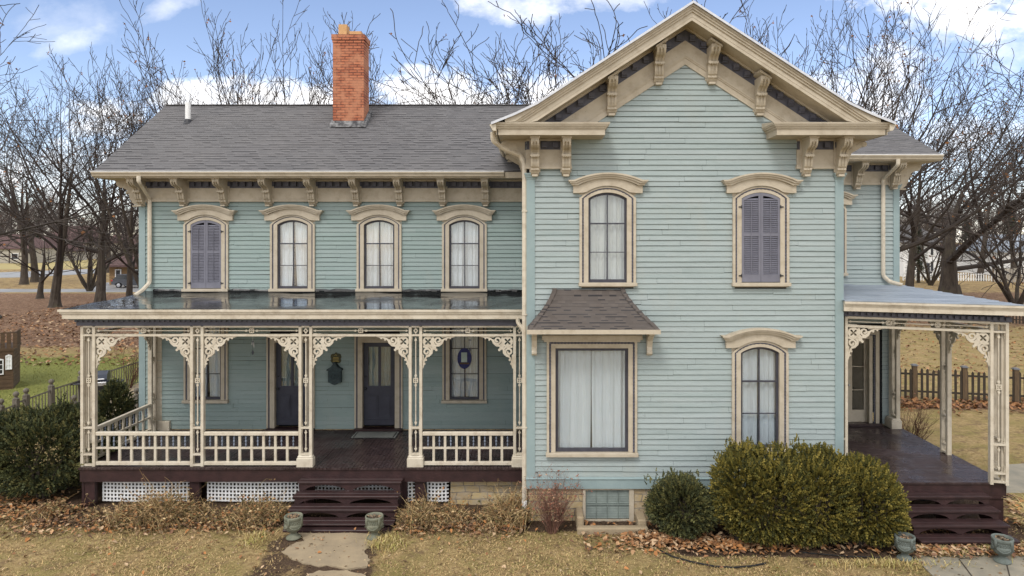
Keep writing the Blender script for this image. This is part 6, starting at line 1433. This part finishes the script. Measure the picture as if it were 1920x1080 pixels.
for (x0, x1, z0, z1) in ((hx-.24, hx-.03, .80, 1.36), (hx-.60, hx-.30, .62, 1.22)):
    b = MB(); b.plate([(x0, z0), (x1, z0), (x1, z1), ((x0+x1)/2, z1+.05), (x0, z1)], hy-.05, hy-.013, [[(x0+.035, z0+.035), (x1-.035, z0+.035), (x1-.035, z1-.03), (x0+.035, z1-.03)]]); b.box((x0+x1)/2-.01, (x0+x1)/2+.01, hy-.045, hy-.02, z0, z1)
    for k in (1, 2): z = z0+(z1-z0)*k/3; b.box(x0+.02, x1-.02, hy-.043, hy-.022, z-.01, z+.01)
    w_ = b.build('window', 'white_paint', r); b = MB(); b.box(x0+.03, x1-.03, hy-.02, hy-.0135, z0+.03, z1-.02); b.build('pane', 'pane_dark' if x0 < hx-.4 else 'curtain', w_)
r.rotation_euler = (0, 0, radians(30))

# ------------------------------------------------ right yard: picket fence
def picket(name, label, A, B, h, sp, w_, post_sp, m_, caps=True, pointed=True, group='fences beyond the lawns', zb=.03, postw=.15, shift=0):
    r = thing(name, label, 'fence', (A[0], A[1], 0), group); A, B = Vector((*A, 0)), Vector((*B, 0)); d = B-A; L_ = d.length; ang = math.atan2(d.y, d.x); M_ = Matrix.Translation(A) @ Matrix.Rotation(ang, 4, 'Z'); rr = random.Random(int(L_*10))
    b = MB(); u = 0
    while u < L_:
        hh = h*rr.uniform(.96, 1.02); tl = rr.uniform(-.012, .012); q = w_/2
        b.plate([(u-q, zb), (u+q, zb), (u+q+tl, hh-w_*.8), (u+tl, hh), (u-q+tl, hh-w_*.8)] if pointed else [(u-q, zb), (u+q, zb), (u+q, hh), (u-q, hh)], -.03, -.008, (), M_); u += sp
    b.build('pickets', m_, r); b = MB()
    for z in (h*.22, h*.78): b.box(0, L_, -.007, .03, z, z+.07, M_)
    b.build('rails', m_, r)
    u = post_sp*shift
    while u < L_:
        b = MB(); q = postw/2; b.box(u-q, u+q, -.06, .06+q, -.1, h*1.07, M_); p = b.build('post', m_ if m_ == 'white_paint' else 'wood_post', r)
        if caps: c = MB(); c.box(u-q-.03, u+q+.03, -.09, .09+q, h*1.07+.001, h*1.07+.035, M_); c.box(u-q+.0, u+q-.0, -.05, .05+q, h*1.07+.0355, h*1.07+.06, M_); c.build('cap', 'galvanised_dull', p)
        u += post_sp
mat('wood_post', (.15, .10, .055), (.09, .062, .038), rough=.85, scale=5, stretch=(3, 3, .6), bump=.3); mat('galvanised_dull', (.18, .18, .19), rough=.6)
picket('picket_fence', 'dark weathered picket fence with capped posts crossing the right lawn', (14.05-.9, 25.9-D0+.15), (20.5, 24.35-D0), 1.17, .19, .085, 1.69, 'wood_dark', shift=.755)
picket('picket_fence', 'further dark picket fence just above the right porch eave', at(1893, 49), at(2060, 47), 1.2, .2, .1, 3, 'wood_dark')
picket('picket_fence', 'white picket fence in front of the far white house', at(1694, 101), at(1872, 99), 1.25, .34, .16, 6, 'white_paint', caps=False)
picket('board_fence', 'tall pale board fence at the far right', at(1862, 97), at(2000, 95), 2.0, .34, .28, 3.4, 'wood_pale', caps=False, pointed=False) if 'wood_pale' in MATS else None

# ------------------------------------------------ far houses
def far_house(name, label, x0, x1, y, dep, zw, zr, wall, roof, wins=(), base=0, gable=False, timb=False, group='houses beyond the trees', door=None, over=.5):
    r = thing(name, label, 'house', ((x0+x1)/2, y, 0), group); b = MB(); b.box(x0, x1, y, y+dep, 0, zw)
    if gable: b.plate([(x0, zw+.001), (x1, zw+.001), ((x0+x1)/2, zr)], y, y+dep)
    b.build('wall', wall, r); b = MB()
    if gable:
        xm = (x0+x1)/2
        for sg in (-1, 1):
            xe = xm+sg*((x1-x0)/2+over); ze = zw-over*(zr-zw)/((x1-x0)/2); vs = [(xm, y-over, zr+.05), (xe, y-over, ze), (xe, y+dep, ze), (xm, y+dep, zr+.05)]; b._add(vs+[(a, c, d+.22) for a, c, d in vs], [(0,1,2,3),(7,6,5,4),(0,4,5,1),(1,5,6,2)])
    else:
        vs = [(x0-over, y-over, zw), (x1+over, y-over, zw), (x1+over, y+dep/2, zr), (x0-over, y+dep/2, zr), (x0-over, y+dep+over, zw), (x1+over, y+dep+over, zw)]
        hip = min(dep/2, (x1-x0)*.2); vs[2] = (x1-hip, y+dep/2, zr); vs[3] = (x0+hip, y+dep/2, zr); b._add(vs, [(0,1,2,3),(3,2,5,4),(0,3,4),(1,5,2),(0,4,5,1)])
        b.box(x0-over, x1+over, y-over-.02, y-over+.02, zw-.18, zw+.06)
    b.build('roof', roof, r)
    if timb:
        b = MB()
        for i in range(6): x = x0+(x1-x0)*i/5; b.box(x-.12, x+.12, y-.06, y-.001, 0, zw)
        b.box(x0, x1, y-.07, y-.002, zw*.45, zw*.45+.25); b.build('timbers', 'timber', r)
    for (a, c, z0, z1) in wins:
        b = MB(); xa_, xb_ = x0+(x1-x0)*a, x0+(x1-x0)*c; b.plate([(xa_, z0), (xb_, z0), (xb_, z1), (xa_, z1)], y-.10, y-.003, [[(xa_+.12, z0+.12), (xb_-.12, z0+.12), (xb_-.12, z1-.12), (xa_+.12, z1-.12)]]); w_ = b.build('window', 'white_paint', r); b = MB(); b.box(xa_+.1, xb_-.1, y-.03, y-.004, z0+.1, z1-.1); b.build('pane', 'pane_dark', w_)
    if door: b = MB(); b.box(x0+(x1-x0)*door, x0+(x1-x0)*door+1.1, y-.06, y-.003, 0, 2.2); b.build('door', 'door_grey', r)
    return r
def hx_(px, D): return PX(px, D)
far_house('far_house', 'long low house with brown hipped roof at the far left edge', hx_(-120, 175), hx_(52, 175), 175-D0, 12, 3.8, 7.6, 'stucco', 'roof_mauve', [(.2, .3, 1, 2.6), (.6, .7, 1, 2.6), (.82, .9, 1, 2.6)], timb=True, door=.5)
far_house('far_house', 'cream gabled house with mauve roof behind the left trees', hx_(58, 190), hx_(102, 190), 190-D0, 14, 3.2, 7.0, 'stucco', 'roof_mauve', [(.3, .45, 1, 2.6), (.6, .75, 1, 2.6)], gable=True)
far_house('far_house', 'wide mauve roofed half timbered house in the left distance', hx_(70, 215), hx_(168, 215), 215-D0, 16, 5.0, 10.6, 'stucco', 'roof_mauve', [(.15, .24, 1, 3), (.45, .55, 1, 3), (.62, .70, 1, 3), (.8, .9, 1, 3)], timb=True, door=.72)
far_house('garage', 'small tan brick garage with brown roof beside the parked car', hx_(205, 91), hx_(300, 91), 91-D0, 8, 2.6, 4.6, 'tan_brick', 'roof_mauve', [(.12, .24, .6, 2.1), (.5, .6, .8, 2.1)], over=.9)
far_house('far_house', 'pale tan low house in the distance just left of the wing', hx_(180, 240), hx_(262, 240), 240-D0, 12, 3.6, 8, 'stucco', 'roof_mauve', [(.2, .4, 1, 2.8)])
far_house('far_house', 'white house with tall windows behind the white picket fence', hx_(1694, 112), hx_(1762, 112), 112-D0, 9, 5.6, 8.6, 'white_paint', 'shingle_grey', [(.12, .24, .8, 2.6), (.42, .54, .8, 2.6), (.72, .84, .8, 2.6), (.12, .24, 3.4, 5.0), (.42, .54, 3.4, 5.0), (.72, .84, 3.4, 5.0)], door=.6)
far_house('far_house', 'low white building between the two right hand trunks', hx_(1775, 130), hx_(1852, 130), 130-D0, 9, 3.2, 5.2, 'white_paint', 'roof_mauve', [(.1, .25, .8, 2.4), (.45, .6, .8, 2.4), (.75, .9, .8, 2.4)])
far_house('far_house', 'white building with pale roof at the far right edge', hx_(1866, 118), hx_(1990, 118), 118-D0, 12, 4.0, 7.0, 'white_paint', 'metal_roof', [(.25, .35, 1, 2.6)])
# parked car
def suv(label, x, y, rz, m_):
    r = thing('parked_car', label, 'car', (x, y, 0)); M_ = Matrix.Translation((x, y, 0)) @ Matrix.Rotation(rz, 4, 'Z')
    body = [(-2.35, .45), (-2.38, .75), (-2.30, 1.05), (-1.4, 1.10), (1.2, 1.05), (2.2, .95), (2.38, .75), (2.36, .42), (1.95, .38), (1.82, .62), (1.48, .74), (1.14, .62), (1.02, .34), (-1.0, .34), (-1.12, .62), (-1.46, .74), (-1.80, .62), (-1.93, .38)]
    b = MB(); b.plate(body, -.92, .92, (), M_); b.build('body', m_, r)
    b = MB(); t = [(-2.22, 1.05, .88), (-1.75, 1.62, .70), (.25, 1.66, .70), (1.15, 1.06, .86)]
    b._add([(p[0], sg*p[2], p[1]) for sg in (-1, 1) for p in t], [(0,1,2,3),(7,6,5,4),(0,4,5,1),(1,5,6,2),(2,6,7,3)], M_); b.build('cabin', 'pane_dark', r)
    b = MB(); b.bev(-1.80, .28, -.70, .70, 1.64, 1.70, .02, M_); b.build('roof', m_, r)
    for wx_ in (-1.46, 1.48):
        for sg in (-1, 1):
            Mw = M_ @ Matrix.Translation((wx_, sg*.84, .36)) @ Matrix.Rotation(pi/2, 4, 'X'); b = MB(); b.lathe([(.24, -.1), (.35, -.1), (.36, 0), (.35, .1), (.24, .1)], 0, 0, 20, 0, Mw); w_ = b.build('wheel', 'rubber', r); b = MB(); b.lathe([(.24, -.102), (.10, -.11), (.05, -.112)], 0, 0, 10, 0, Mw); b.lathe([(.24, .102), (.10, .11), (.05, .112)], 0, 0, 10, 0, Mw); b.build('rim', 'steel', w_)
    for sg in (-1, 1): b = MB(); a, c = sorted((sg*.60, sg*.93)); b.bev(-2.42, -2.2, a, c, .85, 1.03, .01, M_); b.build('tail_light', 'tail_red', r)
suv('dark grey estate car parked beside the tan garage', PX(215, 86)+2.5, 86-D0, 0, 'car_paint')

# ------------------------------------------------ trees
def gen_tree(seed, H, r0, style):
    """returns (trunk MB, crown MB) of a bare deciduous tree at the origin"""
    rnd = random.Random(seed); T = MB(); Cn = MB(); st = style
    tips = []
    def grow(p, d, L_, rad, lv, maxlv, mb):
        n = {0: 8, 1: 8, 2: 6, 3: 5, 4: 4}[lv]; pts = [p.copy()]; dirs = [d.copy()]; q = p.copy()
        for i in range(n):
            w = st['wob'][min(lv, 4)]; d = (d+Vector((rnd.gauss(0, w), rnd.gauss(0, w), rnd.gauss(0, w*.6)+st['up'][min(lv, 4)]))).normalized(); q = q+d*(L_/n); pts.append(q.copy()); dirs.append(d.copy())
        tap = .85 if lv == 0 else .8
        rads = [max(st['rmin'], rad*(1-tap*i/n)) for i in range(n+1)]
        p2, r2 = pts, rads
        if lv == 0: e = dirs[0]; p2 = [pts[0], pts[0]+e*.3, pts[0]+e*.9]+pts[1:]; r2 = [rad*1.6, rad*1.22, rad]+rads[1:]
        mb.tube(p2, r2, {0: 9, 1: 6, 2: 4, 3: 3, 4: 3}[lv], False)
        if lv >= maxlv:
            tips.append((q, d)); return
        k = st['n'][lv]; 
        for j in range(k):
            t = st['t0'][lv]+(1-st['t0'][lv])*(j+rnd.random())/k; t = 1 if j == k-1 else t; f = t*n; i = min(int(f), n-1); pp = pts[i].lerp(pts[i+1], f-i); dd = dirs[i]
            a = dd.cross(Vector((rnd.gauss(0, 1), rnd.gauss(0, 1), rnd.gauss(0, 1))))
            if a.length < .01: continue
            a.normalize(); an = radians(rnd.uniform(*st['ang'][lv]))*(.3 if j == k-1 else 1); nd = (dd*cos(an)+a*sin(an)).normalized()
            ll = L_*rnd.uniform(*st['len'][lv])*(1.15-.55*t if lv == 0 else 1.1-.45*t)
            grow(pp, nd, ll, (rads[-1] if j == k-1 else rads[i]*rnd.uniform(.48, .70)) if lv else (rads[-1] if j == k-1 else rads[i]*rnd.uniform(.35, .6)), lv+1, maxlv, Cn)
    ns = st.get('stems', 1)
    for s_ in range(ns):
        a = 2*pi*s_/ns+rnd.uniform(-.5, .5); tl = st.get('tilt', .03); grow(Vector((0, 0, -.15)), Vector((cos(a)*tl, sin(a)*tl, 1)).normalized(), H*st['trunk'], r0/(1 if ns == 1 else 1.3), 0, 4, T)
    lf = []
    for (q, d) in tips:
        if rnd.random() < st.get('leaf', .12): lf.append(q)
    n0 = len(Cn.f); Cn.cur = 1
    for q in lf:
        for _ in range(rnd.randint(1, 2)):
            s_ = rnd.uniform(.05, .10); x, y, z = q.x+rnd.gauss(0, .06), q.y+rnd.gauss(0, .06), q.z+rnd.gauss(0, .06); a = rnd.uniform(0, 3.1); Cn._add([(x-cos(a)*s_, y-sin(a)*s_, z), (x, y, z-s_*.8), (x+cos(a)*s_, y+sin(a)*s_, z-s_*.3), (x, y, z+s_*.7)], [(0,1,2,3)])
    return T, Cn
VASE = dict(trunk=.66, n=(11, 6, 5, 3), t0=(.18, .2, .2, .25), ang=((22, 50), (22, 48), (25, 55), (25, 60)), len=((.75, 1.05), (.45, .7), (.4, .62), (.35, .6)), wob=(.035, .07, .09, .10, .11), up=(.05, .07, .05, .035, .02), rmin=.015, leaf=.10)
SPRD = dict(trunk=.55, n=(10, 6, 5, 3), t0=(.28, .2, .2, .25), ang=((35, 80), (25, 55), (25, 60), (25, 65)), len=((.9, 1.25), (.45, .7), (.4, .62), (.35, .6)), wob=(.04, .075, .10, .11, .12), up=(.03, .055, .045, .03, .02), rmin=.015, leaf=.10)
MULTI = dict(VASE, stems=6, tilt=.42, trunk=.80, tap0=.86, rmin=.017, up=(.035, .06, .05, .04, .03), n=(7, 5, 3, 2), t0=(.15, .2, .2, .25), ang=((15, 40), (18, 42), (22, 50), (25, 60)), len=((.4, .62), (.45, .7), (.4, .62), (.35, .6)))
GNARL = dict(SPRD, stems=4, tilt=.60, trunk=.70, rmin=.017, n=(8, 6, 4, 2), wob=(.08, .12, .14, .16, .16), len=((.5, .8), (.45, .7), (.4, .62), (.35, .6)), leaf=.03)
LOW = dict(SPRD, trunk=.35, n=(13, 6, 5, 3), t0=(.22, .15, .2, .25), ang=((40, 98), (22, 55), (25, 60), (25, 65)), len=((1.2, 1.75), (.42, .68), (.4, .6), (.35, .55)), leaf=.16)
PROTO = {}
for k, (s_, H_, r_, st) in dict(vase_a=(1, 20, .40, VASE), vase_b=(2, 20, .38, VASE), vase_c=(3, 20, .38, VASE), spread_a=(4, 20, .42, SPRD), spread_b=(5, 20, .40, SPRD), multi_a=(6, 20, .32, MULTI), multi_b=(7, 20, .31, MULTI), gnarl=(8, 18, .30, GNARL), low=(9, 20, .50, LOW)).items():
    T, Cn = gen_tree(s_*17, H_, r_, st); top = max(p[2] for p in Cn.v); PROTO[k] = (T, Cn, top, [])
def tree(kind, px, D, ytop, label, rz=0, wide=1.0, bark='bark', group='bare trees round the house', name='bare_tree', D_off=0):
    T, Cn, top, cache = PROTO[kind]; x, y = PX(px, D), D-D0; s = PZ(ytop, D)/top
    if not cache:
        t_ = T.build('trunk', 'bark'); c_ = Cn.build('crown', ['twig', 'leaf_dry']); cache += [t_.data, c_.data]; bpy.data.objects.remove(t_); bpy.data.objects.remove(c_)
    r = thing(name, label, 'tree', (x, y, 0), group); r.rotation_euler = (0, 0, rz); r.scale = (s*wide, s*wide, s)
    for nm, me in zip(('trunk', 'crown'), cache): o = bpy.data.objects.new(nm, me); COL.objects.link(o); o.parent = r
    return r
tree('vase_a', 103, 61, 85, 'bare tree with a straight trunk left of the forked one on the leafy slope', .4, 1.1)
tree('spread_a', 188, 62, 105, 'bare forked tree on the leafy slope above the left porch eave', 2.1, .95)
tree('vase_b', 243, 66, 105, 'slim bare tree nearest the left corner of the house', 4.2, .75)
tree('vase_c', 45, 92, 140, 'thick trunked bare tree beside the far road', 1.2, 1.1)
tree('spread_b', 66, 97, 175, 'bare tree just right of the thick trunk by the far road', 5, 1)
tree('vase_b', 205, 125, 230, 'distant bare tree behind the tan garage', .6, 1.2)
tree('multi_b', 285, 60, 118, 'bare tree rising behind the left end of the wing roof', 3.3, .9)
tree('spread_a', -300, 30, -120, 'near tree outside the left edge reaching its mossy limbs into the sky', .3, 1.15)
tree('multi_a', 430, 47, 38, 'many stemmed bare tree behind the roof right of the vent pipe', 1.0, .95)
tree('multi_b', 560, 52, 32, 'many stemmed bare tree just left of the chimney', 3.6, .95)
tree('vase_c', 690, 58, 90, 'bare tree half hidden behind the chimney', 2.6, .7)
tree('multi_a', 770, 75, 140, 'small distant bare tree right of the chimney', 4.4, .8)
tree('gnarl', 935, 40, 20, 'crooked bare tree leaning left behind the roof', 2.2, 1.0)
tree('gnarl', 1020, 37, 2, 'crooked spreading bare tree touching the front gable edge', 5.0, 1.15)
tree('multi_a', 1440, 56, 22, 'bare tree rising behind the right slope of the gable, close to the peak', .2, 1.15)
tree('multi_b', 1580, 52, 10, 'bare tree behind the lower right slope of the gable', 2.9, 1.0)
tree('spread_a', 1665, 50, 8, 'bare tree directly behind the rear wing roof', 4.0, .9)
tree('spread_b', 1705, 68, 60, 'bare tree with its trunk beside the right corner board', .9, .9)
tree('low', 1781, 72, 88, 'big low branching bare tree in the right yard', 2.4, 1.2)
tree('vase_b', 1838, 100, 190, 'bare tree with a dark trunk far behind the big low branching one', 2, 1.1)
tree('spread_b', 2150, 42, -20, 'near tree outside the right edge with limbs entering the picture', 4.1, 1.1)
tree('vase_c', 1900, 112, 200, 'distant bare tree above the board fence', 5.5, 1.1)
tree('spread_a', 1730, 125, 240, 'distant bare tree behind the white house', 5.1, 1.1)
for k, (px, D, yt, lb) in enumerate(((168, 80, 350, 'low scrubby tree left of the tan garage'), (75, 70, 360, 'small leafless sapling low on the leafy slope'), (1745, 90, 380, 'low scrubby tree by the white picket fence'), (1905, 60, 330, 'small leafless tree above the right porch corner'))):
    tree(('multi_a', 'spread_b', 'multi_b')[k % 3], px, D, yt, lb, k*1.3, 1.5, name='small_tree')
# far woods: one brown mass of hundreds of crowns
rnd = random.Random(77); b = MB()
def far_crown(x, y, h, n):
    b.tube([(x, y, 0), (x+rnd.gauss(0, .3), y, h*.5), (x, y, h*.85)], [.3, .2, .05], 4, False)
    for _ in range(n):
        z = h*rnd.uniform(.25, .75); a = rnd.uniform(0, 6.28); L_ = h*rnd.uniform(.18, .4); p = Vector((x, y, z)); d = Vector((cos(a)*.6, sin(a)*.6, rnd.uniform(.4, 1.2))).normalized(); q = p+d*L_; b.tube([p, p.lerp(q, .5)+Vector((rnd.gauss(0, .2), 0, rnd.gauss(0, .2))), q], [.09, .06, .03], 3, False)
        for _ in range(5):
            t = rnd.uniform(.3, 1); pp = p.lerp(q, t); dd = (d+Vector((rnd.gauss(0, .6), rnd.gauss(0, .6), rnd.gauss(.2, .4)))).normalized(); b.tube([pp, pp+dd*L_*.5], [.045, .025], 3, False)
for _ in range(260):
    D = rnd.uniform(230, 420); px = rnd.choice([rnd.uniform(-350, 330), rnd.uniform(1640, 2300)]); far_crown(PX(px, D), D-D0, rnd.uniform(16, 27)*D/300, 30)
tag(b.build('far_woods', 'twig_far'), 'brown mass of bare woods on the horizon', 'woods', kind='stuff')
def conifer(px, D, ytop, label, seed):
    rnd = random.Random(seed); x, y, h = PX(px, D), D-D0, PZ(ytop, D); r = thing('conifer', label, 'tree', (x, y, 0), 'conifers in the distance'); b = MB(); b.tube([(x, y, 0), (x, y, h)], [.25, .03], 6, False); b.build('trunk', 'bark', r); b = MB()
    for _ in range(2600):
        t = rnd.random()**.8; z = h*(.12+.88*t); rr_ = h*.24*(1-t)*rnd.uniform(.25, 1)+.15; a = rnd.uniform(0, 6.28); p = Vector((x+cos(a)*rr_, y+sin(a)*rr_, z-rr_*.25)); s_ = h*.025*rnd.uniform(.6, 1.3); n = len(b.v); c = jc(rnd.choice([(.05, .06, .035), (.035, .045, .03), (.07, .075, .04)]), rnd); d = Vector((cos(a), sin(a), -.3)); q = Vector((-sin(a), cos(a), 0))
        b.v.extend([tuple(p-d*s_), tuple(p+q*s_*.6), tuple(p+d*s_), tuple(p-q*s_*.6)]); b.tint.extend([c]*4); b.f.append((n, n+1, n+2, n+3)); b.m.append(0)
    b.build('crown', 'foliage', r)
conifer(1722, 96, 418, 'dark conifer beside the far white house', 1); conifer(1812, 140, 405, 'dark conifer beyond the low white building', 2); conifer(70, 260, 412, 'dark conifer behind the mauve roofs at far left', 3); conifer(1895, 150, 380, 'dark conifer at the far right behind the board fence', 4); conifer(-10, 235, 395, 'dark conifer at the left edge of the horizon', 5)
